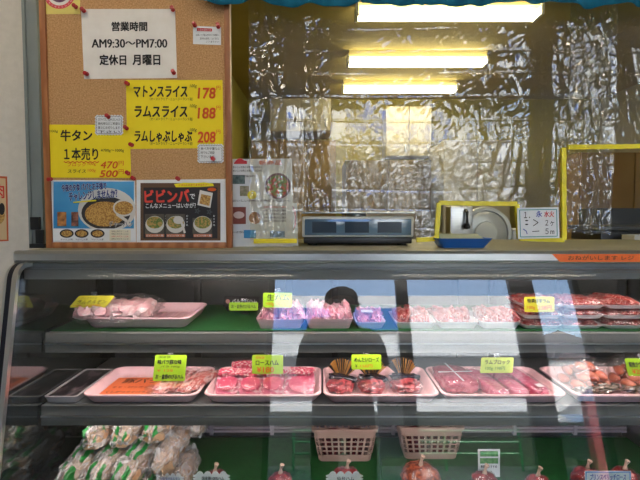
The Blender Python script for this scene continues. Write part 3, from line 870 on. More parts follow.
# meat slicer
sl = thing('meat_slicer', 'white meat slicer with round blade seen through the small taped opening', 'slicer', (.64, 1.98, 1.1005))
sl.scale = (.74, .74, .74)
M_cast = mat('cast_white_metal', (206, 208, 198), .35, .1, (212, 214, 204), 8)
obj('base', MB().box(-.16, .16, -.12, .12, .0, .075, .015), M_cast, sl)
obj('blade', MB().lathe([(.001, .0), (.105, 0), (.118, .006), (.105, .012), (.001, .014)], 40, M=Matrix.Translation((.045, -.03, .165)) @ Matrix.Rotation(PI/2, 4, 'X')), mat('slicer_blade_face', (196, 198, 190), .3, .3, (204, 206, 198), 8), sl)
gd = MB().lathe([(.118, -.03), (.142, -.03), (.146, -.01), (.142, .016), (.124, .016), (.121, .0)], 40, M=Matrix.Translation((.045, -.03, .165)) @ Matrix.Rotation(PI/2, 4, 'X'))
obj('blade_guard', gd, M_cast, sl)
obj('blade_cover', MB().lathe([(.001, .020), (.06, .020), (.064, .016), (.06, .0141), (.001, .0141)], 32, M=Matrix.Translation((.045, -.03, .165)) @ Matrix.Rotation(PI/2, 4, 'X')), M_cast, sl)
pt = obj('meat_carriage', MB().box(-.18, -.06, -.15, -.05, .09, .31, .008).box(-.17, -.07, -.155, -.04, .076, .095, .004), M_steel, sl)
obj('carriage_handle', MB().tube([(-.10, -.152, .29), (-.10, -.175, .28), (-.10, -.178, .22)], .009).lathe([(.001, 0), (.016, .004), (.018, .015), (.012, .03), (.001, .034)], 12, M=Matrix.Translation((-.10, -.178, .19))), M_black, pt)
obj('motor_box', MB().box(.17, .29, -.06, .1, .0, .1, .02).box(.19, .27, -.04, .08, .1, .19, .03), M_cast, sl)
obj('control_knob', MB().lathe([(.02, 0), (.018, .014), (.001, .015)], 14, M=Matrix.Translation((-.02, -.121, .04)) @ Matrix.Rotation(PI/2, 4, 'X')), M_black, sl)

# counter scale
a, c = P(302, 246.5, 1.40), P(414, 213, 1.40)
sc = thing('counter_scale', 'white counter scale with a blue display window standing behind the curtain', 'scale', ((a.x + c.x)/2, 1.475, ZT + .0005))
W = (c.x - a.x)
obj('base', MB().box(-W/2 + .004, W/2 - .004, -.07, .10, .006, .024, .004), M_black, sc)
for sx in (-1, 1):
    for sy in (-.05, .08): obj('foot', MB().lathe([(.014, 0), (.014, .006)], 12, M=Matrix.Translation((sx*(W/2 - .03), sy, 0))), M_black, sc)
hous = obj('housing', MB().box(-W/2, W/2, -.075, .105, .0245, .086, .006), mat('scale_housing', (214, 216, 212), .35, 0, (220, 222, 218), 7), sc)
obj('display_window', MB().box(-W/2 + .008, W/2 - .008, -.079, -.0755, .031, .078, .001), mat('blue_display_glass', (70, 98, 122), .12, 0, (96, 126, 148), 5, coat=1), hous)
for k in range(3): obj('readout', MB().box(-W/2 + .03 + k*.095, -W/2 + .1 + k*.095, -.0800, -.0792, .038, .07), mat('dark_readout', (40, 56, 72), .2), hous, False)
obj('platter', MB().box(-W/2 - .002, W/2 + .002, -.08, .11, .0935, .099, .002), M_steel, sc)
obj('platter_post', MB().lathe([(.03, .0862), (.03, .0934)], 16), M_steel, sc)

# coin tray
ct = PZ(466, 249, ZT)
cs = thing('coin_tray', 'blue plastic coin tray with a ribbed pale mat on the case top edge', 'tray', (ct.x, ct.y + .052, ZT + .0018))
tw, td, th_ = .152, .10, .026
obj('body', MB().loft([rrect(tw - .04, td - .03, .01), rrect(tw, td, .014, z=th_), rrect(tw - .006, td - .006, .012, z=th_), rrect(tw - .044, td - .034, .009, z=.004)]), mat('blue_plastic', (28, 96, 178), .35, 0, (34, 104, 186), 9), cs)
obj('ribbed_mat', MB().box(-.058, .058, -.036, .036, 0, .004, .0015, M=Matrix.Translation((0, 0, .0245)) @ Matrix.Rotation(R(12), 4, 'X')), band_mat('ribbed_mat_plastic', (168, 186, 160), (206, 216, 196), 60, 'X', .5, bump=.8), cs)
obj('mat_foot', MB().box(-.04, .04, -.025, .025, .0045, .020), MATS['ribbed_mat_plastic'], cs)

# white card on the curtain
M_tealline = mat('teal_outline_ink', (60, 150, 150), .6)
s = Sheet('price_card', 'white handwritten price card with teal border held by yellow tape', 'card', (517, 207, 559, 239), YV - .017, M_paper2, poly=[(517, 208), (558.5, 207), (559.5, 238), (518, 239)], bname='card')
s.line([(519.5, 210), (556.5, 209.3), (557.2, 236.2), (520.5, 237), (519.5, 210)], .8, M_tealline, 'border')
M_blueink = mat('blue_ink', (40, 70, 170), .6)
s.text('１．', 524, 212, 530, 218, M_ink, .01); s.text('永', 536, 211, 542, 217, M_blueink, .02, name='blue_lettering'); s.text('水火', 544, 211, 554, 217, M_redink, .02, name='red_lettering')
s.text('：', 525, 220, 528, 225, M_ink, .01); s.line([(533, 219.5), (538, 222.5), (533, 226)], .7, M_ink); s.text('２ヶ', 545, 220, 554, 226, M_ink, .005)
s.line([(523, 229), (526, 231), (527, 234)], .8, M_blueink, 'blue_lettering'); s.line([(532, 231.5), (539, 231)], .7, M_ink); s.text('５m', 545, 228.5, 554, 234, M_ink, .005)
s.done()

# flyer standing behind the vinyl
s = Sheet('flyer', 'white flyer with food photos standing behind the vinyl beside the board', 'flyer', (231, 158, 293, 246.6), 1.362, M_paper2, poly=[(231, 159), (292, 158.5), (293, 246.4), (231.5, 246.6)])
M_redlogo = mat('flyer_red', (206, 52, 56), .6)
s.poly([(234, 163), (236, 160.5), (238, 158.8), (240, 158.2), (242, 158.8), (244, 160.5), (247, 161), (247, 164), (234, 164)], M_redlogo, 'red_logo')
for y, x1 in ((166, 262), (169.5, 262), (175, 256), (199.5, 290), (231, 246)): s.text('おいしいお肉とお惣菜のお店から', 233, y, x1, y + 2.3, M_ink, .01)
s.rect(231.5, 175, 245, 184, mat('slate_photo', (60, 82, 84), .6, 0, (110, 128, 124), 90), 'photo')
s.rect(240, 186, 249, 196, mat('dish_photo', (110, 110, 70), .6, 0, (170, 160, 140), 90), 'photo')
s.disc(252, 195, 4.5, 4.5, M_tape, 'yellow_badge')
s.disc(278, 186, 13, 13, mat('rim_photo', (120, 84, 90), .6), 'bowl_photo'); s.disc(278, 186, 10.8, 10.8, mat('salad_photo', (196, 74, 60), .6, 0, (120, 150, 70), 100, lo=.45, hi=.55), 'salad_photo')
s.rect(231.5, 207, 246, 224, mat('ham_photo_ground', (130, 66, 54), .6), 'photo'); s.disc(239, 215, 5.5, 3.5, mat('ham_photo', (214, 190, 184), .6), 'ham_photo')
s.disc(255, 218, 6, 6, mat('roast_photo', (160, 104, 60), .6, 0, (190, 140, 90), 90), 'roast_photo')
s.rect(244, 230, 256, 238, M_skyblue, 'blue_photo'); s.rect(270, 231, 285, 237, mat('steel_blue_photo', (100, 126, 150), .6), 'blue_photo')
for y in (206, 209.5, 213, 216.5, 220): s.text('お取り寄せ商品のご案内', 264, y, 286, y + 2, M_orange if y == 206 else M_ink, .006)
s.text('新商品', 259, 160.5, 282, 165, M_orange, .01, name='orange_lettering')
s.done()
s = Sheet('round_card', 'white card with a red ring peeking out behind the flyer', 'card', (286, 203, 299, 242), 1.374, M_paper2, poly=[(270, 203), (297, 203), (298, 245.5), (270, 245.5)])
s.disc(291, 219, 5.5, 14, mat('ring_red', (170, 80, 84), .6)); s.disc(290, 219, 4.5, 12, M_paper2, 'ring_centre')
s.done()

# ------------------------------------------------------------------ goods in the case
def foam_tray(name, label, cx, cy, z, w, d, h=.027, m=None, mi=None, group=None, rz=0, cat='tray'):
    """flared foam tray with a rolled rim; returns the thing"""
    t = thing(name, label, cat, (cx, cy, z), (0, 0, rz), group=group)
    k = .016
    loops = [rrect(w - 2*k - .01, d - 2*k - .01, .018, z=0), rrect(w - 2*k, d - 2*k, .022, z=.004), rrect(w - .006, d - .006, .030, z=h - .006),
             rrect(w, d, .032, z=h - .003), rrect(w - .002, d - .002, .032, z=h), rrect(w - .014, d - .014, .028, z=h),
             rrect(w - .018, d - .018, .027, z=h - .003), rrect(w - 2*k - .010, d - 2*k - .010, .020, z=.008), rrect(w - 2*k - .02, d - 2*k - .02, .016, z=.0055)]
    obj('tray_shell', MB().loft(loops), m or M_foam, t, ang=50)
    rb = MB()
    n = int((w - .09)/.034)
    for i in range(n):
        x = -(n - 1)/2*.034 + i*.034
        rb.box(x - .011, x + .011, -(d/2 - .036), d/2 - .036, .0057, .0085, .0025)
    obj('tray_ribs', rb, mi or m or M_foam, t)
    return t
TF = .0095     # level things lie on inside a tray

def film_lump(sx, sy, sz, seed, amp=.12):
    return MB().blob(sx, sy, sz, amp, 2.2, 4, 3.2, seed)
def crinkle(mb, amp, freq, seed):
    for v in mb.bm.verts:
        n = noise.noise(v.co*freq + Vector((seed, 0, 0))); n2 = noise.noise(v.co*freq*2.3 + Vector((0, seed, 0)))
        v.co += v.co.normalized()*0 + Vector((noise.noise(v.co*freq + Vector((3, seed, 1))), noise.noise(v.co*freq + Vector((9, 2, seed))), abs(n)))*amp + Vector((0, 0, 1))*amp*.5*n2
    return mb

# --- price tags -----------------------------------------------------------
def price_tag(box, Y, m, lines, label, tilt=0, slant=0, hold=True, zbase=None, name='price_tag'):
    """card on a clear clip; box in photo pixels on the plane at Y"""
    x0, y0, x1, y1 = box
    a, c = P(x0, y1, Y), P(x1, y0, Y)
    W, H = c.x - a.x, c.z - a.z
    t = thing(name, label, 'price tag', ((a.x + c.x)/2, Y, a.z))
    rt = Matrix.Rotation(-tilt, 4, 'X')
    sh_ = lambda x, z: (x + slant*(z/H - .5)*W, z)
    q = rrect(W, H, .004, 4)
    mb = MB().prism([sh_(p[0], p[1] + H/2) for p in q], 'y', 0, .0008)
    obj('card', mb.xf(rt), m, t, False)
    by = {}
    for (tx, u0, v0, u1, v1, im, wt) in lines:
        me = text_mesh(tx, 1, min(wt, .008))
        xs = [v.co.x for v in me.vertices]; ys = [v.co.y for v in me.vertices]
        for v in me.vertices:
            u = (v.co.x - min(xs))/(max(xs) - min(xs)); k = (v.co.y - min(ys))/(max(ys) - min(ys))
            X = -W/2 + W*lerp(u0, u1, u); Z = H*(1 - lerp(v1, v0, k))
            X, Z = sh_(X, Z)
            v.co = Vector((X, -.0005, Z))
        g = H*.5*wt*.35
        for q_, dx in enumerate((-g, 0, g) if wt else (0,)):
            m1 = me.copy(); m1.transform(Matrix.Translation((dx, -.00002*q_, dx*.4)))
            by.setdefault(im.name, (MB(), im))[0].addmesh(m1)
        bpy.data.meshes.remove(me)
    for k, (mb, im) in by.items(): obj('lettering', mb.xf(rt), im, t, False)
    if hold:
        zb = zbase if zbase is not None else a.z - .02
        dz = zb - a.z
        cl = MB()
        cl.box(-.008, .008, .0012, .004, H*.55, H + .012, .001)
        cl.xf(rt)
        yb = .0026 + math.sin(tilt)*H*.5
        cl.tube([(0, yb + .003, H*.6*math.cos(tilt)), (0, .026, dz*.3), (0, .03, dz + .004)], .0022)
        cl.box(-.012, .012, .018, .042, dz + .0004, dz + .004, .001)
        obj('clip_stand', cl, M_acryl, t)
    return t

def slices(n, r, seed, m):
    mb = MB()
    rnd = random.Random(seed)
    for k in range(n):
        a = rnd.uniform(-.1, .1)
        M = Matrix.Translation((rnd.uniform(-.002, .002), -k*.004, .004 + k*.0042)) @ Matrix.Rotation(a*.3, 4, 'X')
        mb.lathe([(.001, 0), (r*.94, 0), (r, .0015), (r*.96, .0034), (.001, .0038)], 26, M=M)
    return mb

# --- upper shelf ---------------------------------------------------------
M_palemeat = meat_mat('pale_pork', (236, 176, 178), (244, 220, 218), 34)
M_ham = meat_mat('pink_ham', (210, 62, 98), (224, 90, 120), 60, rough=.35, dist=.5)
M_hamrim = mat('ham_rim', (226, 84, 110), .35, 0, (236, 104, 126), 60)
M_mutton = meat_mat('marbled_red_meat', (172, 44, 42), (226, 178, 168), 84, .49, .6)
M_purple = meat_mat('dark_pink_meat', (206, 88, 122), (224, 142, 160), 26, .4, .65, stretch=(1, 3, 1))
M_darkmeat = meat_mat('dark_red_meat', (92, 20, 32), (150, 52, 58), 40)
M_goldpaper = band_mat('black_gold_striped_paper', (22, 16, 18), (196, 140, 58), 30, 'X', .35, dist=3, lo=.5, hi=.6)
M_label = mat('white_print_label', (214, 212, 214), .5, 0, (222, 220, 222), 20)
tr1 = foam_tray('foam_tray', 'pale pink ribbed foam tray on the upper shelf at the left', -.515, 1.438, ZM1, .305, .235, .032, M_foam, M_foamrib)
vb = thing('vacuum_pack', 'clear vacuum pack of pale pink meat in the upper left tray', 'meat pack', (-.590, 1.385, ZM1 + .024), (R(6), 0, R(3)))
mm = MB()
for k in range(5): mm.blob(.032, .066, .024, .25, 2.5, 3, 2.4, k + 1, M=Matrix.Translation((-.074 + k*.037, .004*(k % 2), .003)) @ Matrix.Rotation(R(12*(k % 3 - 1)), 4, 'Z'))
obj('meat', mm, M_palemeat, vb)
obj('film', crinkle(MB().blob(.118, .090, .029, .15, 3, 5, 3.2, 3), .005, 45, 3), M_film, vb)
lb = MB()
for k in range(3):
    lb.box(-.05 + k*.045, -.035 + k*.045, -.01, -.006, .0535, .0545, M=Matrix.Rotation(R(20), 4, 'Z'))
obj('printed_mark', lb, M_ink, vb, False)
price_tag((73, 295.5, 109, 307.5), 1.335, M_tagY, [('ラムスライス', .12, .12, .55, .3, M_ink, 0), ('ラムホルモン', .1, .38, .9, .68, M_ink, .04), ('100g', .08, .78, .3, .92, M_redink, 0), ('150円', .45, .74, .8, .94, M_orange, .01)],
          'yellow slanted price tag standing over the upper left tray', R(24), .22, zbase=ZM1)

# boxed black label pack at the back
bp = thing('black_label_pack', 'flat pack with a black label at the back of the green upper shelf', 'meat pack', tuple(PZ(243, 303, ZM1))[:2] + (ZM1,))
bp.location.y = 1.60; bp.location.x = -.258
obj('pack_tray', MB().loft([rrect(.10, .06, .01), rrect(.118, .075, .014, z=.016), rrect(.110, .068, .012, z=.016), rrect(.09, .05, .01, z=.004)]), M_blackfoam, bp)
obj('meat', MB().blob(.046, .026, .010, .2, 2, 3, 2.6, 5, M=Matrix.Translation((0, 0, .0045))), M_darkmeat, bp)
obj('label_card', MB().prism([(-.06, .017), (.056, .017), (.06, .05), (-.055, .052)], 'y', -.036, -.035), M_blackp, bp, False)
me = text_mesh('バルナバハム', 1, .01); xs = [v.co.x for v in me.vertices]; k_ = .082/(max(xs) - min(xs))
me.transform(Matrix.Translation((.010, -.0364, .034)) @ Matrix.Rotation(PI/2, 4, 'X') @ Matrix.Scale(k_, 4))
obj('lettering', MB().addmesh(me), M_paper2, bp, False)
obj('round_mark', MB().lathe([(.001, 0), (.007, 0), (.007, .0006), (.001, .0007)], 16, M=Matrix.Translation((-.045, -.0361, .034)) @ Matrix.Rotation(PI/2, 4, 'X')), mat('label_rose', (170, 110, 104), .6), bp)
price_tag((229, 302.5, 258, 310.5), 1.50, M_tagG, [('お・金券のびるハム', .08, .25, .92, .75, M_ink, .04)], 'small lime price tag in front of the black label pack', R(10), 0, zbase=ZM1)

# sliced ham packs
def film_pack(name, label, cx, cy, z, w, d, h, mt, mm_, seed, group=None, rz=0, tray_m=None, meat=None, lab=True):
    t = thing(name, label, 'meat pack', (cx, cy, z), (0, 0, rz), group=group)
    obj('pack_tray', MB().loft([rrect(w - .02, d - .02, .012), rrect(w, d, .016, z=h*.5), rrect(w - .006, d - .006, .014, z=h*.5), rrect(w - .026, d - .026, .010, z=.003)]), tray_m or M_whitefoam, t)
    mb = MB(); rnd = random.Random(seed)
    if meat == 'block':
        mb.blob(w/2 - .014, d/2 - .014, h*.52, .12, 2, 4, 3.5, seed, M=Matrix.Translation((0, 0, .0035)))
    else:
        n = 9
        for k in range(n):
            x = -w/2 + .02 + (w - .04)*k/(n - 1); 
            mb.blob(.014, d/2 - .012 - rnd.uniform(0, .008), h*rnd.uniform(.46, .60), .4, 2.6, 3, 2.2, seed*10 + k, M=Matrix.Translation((x, rnd.uniform(-.004, .004), .0035)) @ Matrix.Rotation(rnd.uniform(-.3, .3), 4, 'Z'))
    obj('meat', mb, mm_, t)
    obj('film', crinkle(MB().loft([rrect(w + .003, d + .003, .016, z=h*.3), rrect(w + .002, d + .002, .016, z=h*.56), rrect(w*.9, d*.9, .02, z=h*1.0), rrect(w*.6, d*.55, .02, z=h*1.1), rrect(w*.2, d*.2, .01, z=h*1.12)], cap0=False), .0015, 60, seed), M_film, t)
    if lab: obj('print_label', MB().box(-w*.3, w*.08, -d*.42, -d*.16, h*1.1 + .0012, h*1.1 + .0020), M_label, t, False)
    return t
M_hamcrumple = meat_mat('sliced_pink_ham', (240, 168, 186), (246, 214, 222), 44, rough=.3)
film_pack('sliced_ham_pack', 'film wrapped pack of pale pink sliced ham at the centre left of the upper shelf', -.112, 1.400, ZM1, .134, .16, .056, None, M_hamcrumple, 3, tray_m=M_foam, lab=False)
film_pack('sliced_ham_pack', 'film wrapped pack of pale pink sliced ham right of its twin on the upper shelf', .026, 1.400, ZM1, .134, .16, .058, None, M_hamcrumple, 5, tray_m=M_foam, lab=False)
price_tag((263, 293, 292, 307.5), 1.33, M_tagG, [('生ハム', .14, .1, .9, .52, M_ink, .05), ('100g 180円', .1, .62, .8, .9, M_orange, .0)], 'lime price tag leaning on the sliced ham pack', R(8), .0, zbase=ZM1)
fb = film_pack('white_label_pack', 'flat film pack with a white label between ham and red meat on the upper shelf', .142, 1.39, ZM1, .085, .14, .040, None, mat('rosy_meat', (206, 120, 140), .35, 0, (226, 160, 172), 50, coat=.5), 8)
rows_ = [(.268, 'first from the ham'), (.388, 'second from the ham'), (.506, 'just left of the stacks'), (.622, 'in the first stack behind the yellow tag'), (.738, 'in the second stack'), (.854, 'in the last stack at the right end')]
for i, (x, w_) in enumerate(rows_):
    lev = 1 if i < 3 else 3
    for k in range(lev):
        film_pack('red_meat_pack', (['bottom', 'middle', 'top'][k] if lev == 3 else 'single') + ' film pack of marbled red meat ' + w_, x + .003*k, 1.400 + .003*k, ZM1 + k*.0275, .114, .16, .022 if lev == 3 else .040, None, M_mutton, 11 + i*3 + k, group='red meat packs on the upper shelf', tray_m=M_whitefoam, lab=False)
price_tag((524.5, 297, 555, 312), 1.315, M_tagY, [('特選仔羊ラム', .1, .12, .85, .42, M_ink, .04), ('100g', .1, .6, .35, .85, M_redink, 0), ('238円', .45, .55, .9, .88, M_orange, .01)], 'yellow price tag in front of the stacked red meat packs', R(6), 0, zbase=ZM1)

# --- second shelf --------------------------------------------------------
Z2S = Z2 + .0005
YT = 1.392
kt = thing('black_pack', 'black lidded meat pack with grey print at the left end of the lower shelf', 'meat pack', (-.705, 1.395, Z2S))
obj('pack_tray', MB().loft([rrect(.080, .22, .008), rrect(.092, .238, .01, z=.020), rrect(.080, .226, .01, z=.020), rrect(.072, .21, .006, z=.004)]), mat('silver_tray', (178, 172, 172), .4, .0, (186, 180, 180), 9), kt)
obj('lid_film', MB().box(-.037, .037, -.110, .110, .0165, .0190, .0008), mat('dark_print_film', (30, 27, 30), .35, 0, (112, 96, 98), 42, 3, lo=.54, hi=.6, coat=.3, stretch=(1, .5, 1)), kt)
tA = foam_tray('foam_tray', 'pink foam tray with an orange sheet on the lower shelf', -.490, YT, Z2S, .318, .248)
os_ = thing('tray_sheet', 'orange sheet with black handwriting lying in the left tray of the lower shelf', 'sheet', (-.535, YT - .01, Z2S + TF))
obj('sheet', MB().prism([(-.085, -.072), (.085, -.072), (.085, .074), (-.085, .074)], 'z', 0, .0008), mat('orange_sheet', (232, 112, 62), .6, 0, (238, 122, 70), 12), os_, False)
def lay(tx, w, h, x, y, z, m, wt, par, name='lettering'):
    me = text_mesh(tx, 1, min(wt, .012))
    xs = [v.co.x for v in me.vertices]; ys = [v.co.y for v in me.vertices]
    me.transform(Matrix.Translation((x, y, z)) @ Matrix.Diagonal((w/(max(xs) - min(xs)), h/(max(ys) - min(ys)), 1, 1)) @ Matrix.Translation((-(max(xs) + min(xs))/2, -(max(ys) + min(ys))/2, 0)))
    return obj(name, MB().addmesh(me), m, par, False)
lay('豚バラ', .105, .042, -.005, .045, .0012, M_ink, .03, os_)
lay('モモ・切り落とし', .12, .016, -.01, -.008, .0012, mat('dark_red_ink', (150, 40, 30), .7), .01, os_, 'red_lettering')
lay('くしがつライバラぶた', .14, .018, -.002, -.046, .0012, M_ink, .012, os_)
for (x, y, rz, w_) in ((-.420, YT - .022, R(-16), 'on the orange sheet'), (-.354, YT - .012, R(-20), 'at the right edge of the orange sheet tray')):
    t = thing('bacon_pack', 'clear pack of sliced pork belly ' + w_, 'meat pack', (x, y, Z2S + TF + .001), (0, 0, rz))
    for k in range(3):
        obj('bacon_slice', MB().blob(.013, .076, .014, .35, 2.5, 3, 2.6, k + 20, M=Matrix.Translation((-.019 + k*.018, 0, .004 + .002*k))), meat_mat('pork_belly', (214, 104, 96), (240, 200, 190), 50, .45, .58, stretch=(3, .6, 1)), t)
    obj('film', crinkle(MB().blob(.038, .100, .019, .15, 3, 4, 5, x*50), .003, 60, 2), M_film, t)
price_tag((153.5, 356, 185, 381), 1.33, M_tagG, [('国産豚', .12, .03, .5, .12, M_ink, 0), ('味バラ豚な味', .1, .18, .85, .36, M_ink, .04), ('バラ 100g', .2, .4, .8, .5, M_ink, .0), ('¥ 128', .1, .55, .6, .64, M_orange, 0), ('お・金券のびるハム', .08, .74, .95, .92, M_ink, .04)],
          'large lime price tag with five text lines above the orange sheet tray', R(10), .05, zbase=Z2S + .030)

tB = foam_tray('foam_tray', 'pink foam tray of round ham packs on the lower shelf', -.157, YT, Z2S, .322, .248)
hp = [(-.262, 1.355, 'at front left'), (-.198, 1.352, 'second at front'), (-.135, 1.354, 'third at front'), (-.058, 1.350, 'alone at front right'), (-.232, 1.428, 'at back left'), (-.155, 1.430, 'at back under the tag')]
for i, (x, y, w_) in enumerate(hp):
    t = thing('ham_pack', 'clear pack of round pink ham slices ' + w_ + ' of its tray', 'ham pack', (x, y - .008, Z2S + TF + .021), (R(24), 0, R(random.uniform(-8, 8))), 'round ham packs')
    big = 1.2 if i == 3 else 1
    obj('ham_slices', slices(2, .027*big, i, M_ham).xf(Matrix.Translation((0, -.004, .0))), M_ham, t)
    hdr = MB().blob(.031*big, .013, .006, .4, 5, 4, 3, i + 31, M=Matrix.Translation((0, .034*big, .007)))
    obj('printed_header', hdr, mat('pink_white_print', (206, 36, 80), .4, 0, (240, 206, 200), 110, 3, lo=.5, hi=.58, coat=.5, stretch=(1, 2.2, 1)), t)
    obj('pink_backing', crinkle(MB().blob(.034*big, .042*big, .0035, .12, 3, 4, 5, i + 3), .0015, 60, i).xf(Matrix.Translation((0, .002, -.004))), mat('pink_pack_backing', (222, 96, 130), .35, 0, (240, 190, 200), 80, 3, lo=.5, hi=.62), t)
    obj('film', crinkle(MB().blob(.036*big, .044*big, .0105, .12, 3, 4, 4, i + 3), .002, 60, i), M_film, t)
price_tag((252, 355.5, 283, 374), 1.36, M_tagG, [('国産豚', .12, .08, .4, .2, M_redink, 0), ('ロースハム', .12, .28, .85, .54, M_ink, .05), ('¥180', .15, .62, .7, .92, M_orange, .03)], 'lime price tag with orange yen price above the round ham tray', R(8), 0, zbase=Z2S + TF)

tC = foam_tray('foam_tray', 'pink foam tray of gold striped packs on the lower shelf', .168, YT, Z2S, .318, .248)
for i, (x, y, w_) in enumerate(((.062, 1.375, 'leftmost'), (.150, 1.375, 'middle'), (.245, 1.380, 'rightmost'))):
    t = thing('striped_pack', w_ + ' dark meat pack with gold and black striped paper fan', 'meat pack', (x, y, Z2S + TF), (0, 0, R(-12 + 8*i)), 'gold striped meat packs')
    obj('meat', MB().blob(.038, .048, .016, .2, 2.4, 4, 2.8, i + 40, M=Matrix.Translation((0, -.012, 0))).blob(.022, .02, .012, .3, 2, 3, 2.5, i + 60, M=Matrix.Translation((.012, -.03, .012))), meat_mat('dark_rosy_meat', (112, 24, 40), (206, 92, 96), 46, .42, .6), t)
    fan = MB()
    n = 38
    lo0, lo1 = [], []
    for k in range(n + 1):
        a = R(30 + 120*k/n); rr_ = .050 + .006*math.sin(k*1.7 + i) + (.002 if k % 2 else -.002)
        lo0.append((math.cos(a)*.012, .004 + math.sin(a)*.01, .026))
        lo1.append((math.cos(a)*rr_, .012 + math.sin(a)*rr_*.45, .030 + math.sin(a)*.046 + .003*math.sin(k*2.2 + i)))
    bmf = bmesh.new()
    A = [bmf.verts.new(p) for p in lo0]; B = [bmf.verts.new(p) for p in lo1]
    for k in range(n): bmf.faces.new((A[k], B[k], B[k + 1], A[k + 1]))
    bmesh.ops.solidify(bmf, geom=bmf.faces[:], thickness=.0012)
    for f_ in bmf.faces: f_.material_index = 0
    fan.add(bmf)
    fo = obj('paper_fan', fan, [mat('fan_black', (24, 17, 20), .35, 0, (38, 28, 30), 60, coat=.4), mat('fan_gold', (190, 132, 56), .35, .2, (210, 156, 80), 60, coat=.4)], t, False)
    for p in fo.data.polygons:
        c_ = p.center; p.material_index = int(math.degrees(math.atan2((c_.z - .028)*1.4, c_.x))/4.7) % 2
    obj('black_band', MB().blob(.040, .016, .010, .3, 3, 3, 3, i + 3, M=Matrix.Translation((.004, -.004, .0215)) @ Matrix.Rotation(R(-14), 4, 'Z')), mat('black_wrap', (20, 18, 26), .2, 0, (56, 50, 62), 60, coat=.8), t)
    obj('film', crinkle(MB().blob(.044, .058, .018, .14, 3, 4, 4, i + 9, M=Matrix.Translation((0, -.012, 0))), .003, 55, i), M_film, t)
price_tag((351.5, 355, 381.5, 369.5), 1.35, M_tagG, [('めんたいローズ', .1, .18, .92, .5, M_ink, .05), ('¥', .12, .64, .2, .88, M_ink, 0), ('150円', .3, .66, .7, .88, M_orange, 0)], 'lime price tag hanging above the gold striped packs', R(8), 0, zbase=Z2S + TF)

tD = foam_tray('foam_tray', 'pink foam tray of red meat blocks on the lower shelf', .503, YT, Z2S, .342, .248)
t = thing('tied_meat_pack', 'square dark red meat pack tied with white string at left of its tray', 'meat pack', (.402, 1.405, Z2S + TF), (0, 0, R(4)))
obj('meat', MB().blob(.050, .080, .020, .08, 2, 4, 5, 71), meat_mat('maroon_meat', (160, 40, 68), (204, 104, 122), 36), t)
obj('string', MB().box(-.051, .051, -.003, .001, .0365, .0380).box(-.006, -.002, -.080, .080, .0368, .0382), M_paper2, t, False)
obj('film', crinkle(MB().blob(.053, .084, .0222, .05, 3, 4, 6, 4), .001, 50, 4), M_film, t)
for i, (x, w_) in enumerate(((.482, 'left'), (.540, 'middle'), (.597, 'right'))):
    t = thing('meat_block_pack', w_ + ' one of three slanted film packs of purple pink meat', 'meat pack', (x, 1.375 - .006*(i == 0), Z2S + TF + .002), (R(9), 0, R(20)), 'purple pink meat blocks')
    mb = MB()
    mb.blob(.0235, .072, .0145, .10, 2, 4, 6, 80 + i*4)
    obj('meat', mb, M_purple, t)
    obj('film', crinkle(MB().blob(.0275, .077, .0175, .1, 3, 4, 5, i + 12), .0015, 60, i), M_film, t)
    if i == 2: obj('print_label', MB().box(-.012, .006, -.062, -.044, .0325, .0333), M_label, t, False)
price_tag((481, 358, 514, 373), 1.36, M_tagP, [('ラムブロック', .12, .15, .88, .45, M_ink, .04), ('100g 198円', .15, .58, .75, .85, mat('green_ink', (40, 120, 30), .6), 0)], 'pale lime price tag above the purple pink meat blocks', R(10), .06, zbase=Z2S + TF)

tE = foam_tray('foam_tray', 'pink foam tray of bagged sausages at the right of the lower shelf', .853, YT, Z2S, .322, .248)
M_saus = mat('sausage_skin', (186, 92, 66), .35, 0, (204, 122, 92), 30, coat=.5)
for i, (x, y, rz, w_) in enumerate(((.776, 1.40, R(12), 'left'), (.930, 1.40, R(4), 'right'))):
    t = thing('sausage_bag', 'clear bag of orange brown sausages at the ' + w_ + ' of the rightmost tray', 'sausage bag', (x, y, Z2S + TF), (0, 0, rz), 'bags of sausages')
    spots = [(0, c_, r_) for c_ in range(4) for r_ in range(2)] + [(1, c_, r_) for c_ in range(3) for r_ in range(2)] + [(2, c_, 0) for c_ in range(2)]
    for k, (lay_, c_, r_) in enumerate(spots):
        x0 = -.042 + c_*.028 + lay_*.014
        y0 = -.036 + r_*.060 + (.028 if lay_ == 2 else 0)
        tw = .25*math.sin(k*2.3)
        pts = [(x0 + tw*(q - 3)*.006 + .004*math.cos(q*.9 + k), y0 + (q - 3)*.0088, .014 + lay_*.0225 + .002*math.sin(q*.6 + k)) for q in range(7)]
        obj('sausage', MB().tube(pts, [.004, .0105, .013, .0135, .013, .0105, .004], 12), M_saus, t)
    obj('film', crinkle(MB().blob(.066, .066, .046, .18, 2.6, 5, 2.6, i + 21), .006, 36, i + 2), M_film, t)
    obj('silver_lining', crinkle(MB().blob(.066, .02, .010, .5, 5, 4, 2.5, i + 44, M=Matrix.Translation((.0, -.058, .0))), .005, 60, i), mat('print_foil', (120, 100, 70), .2, .5, (190, 190, 186), 60, coat=.5), t)
price_tag((627, 359, 658, 376), 1.32, M_tagG, [('粗挽きウインナー', .1, .2, .9, .5, M_ink, .04), ('¥280', .15, .6, .6, .88, M_orange, .02)], 'lime price tag in front of the sausage bags at the right edge', R(8), -.1, zbase=Z2S)

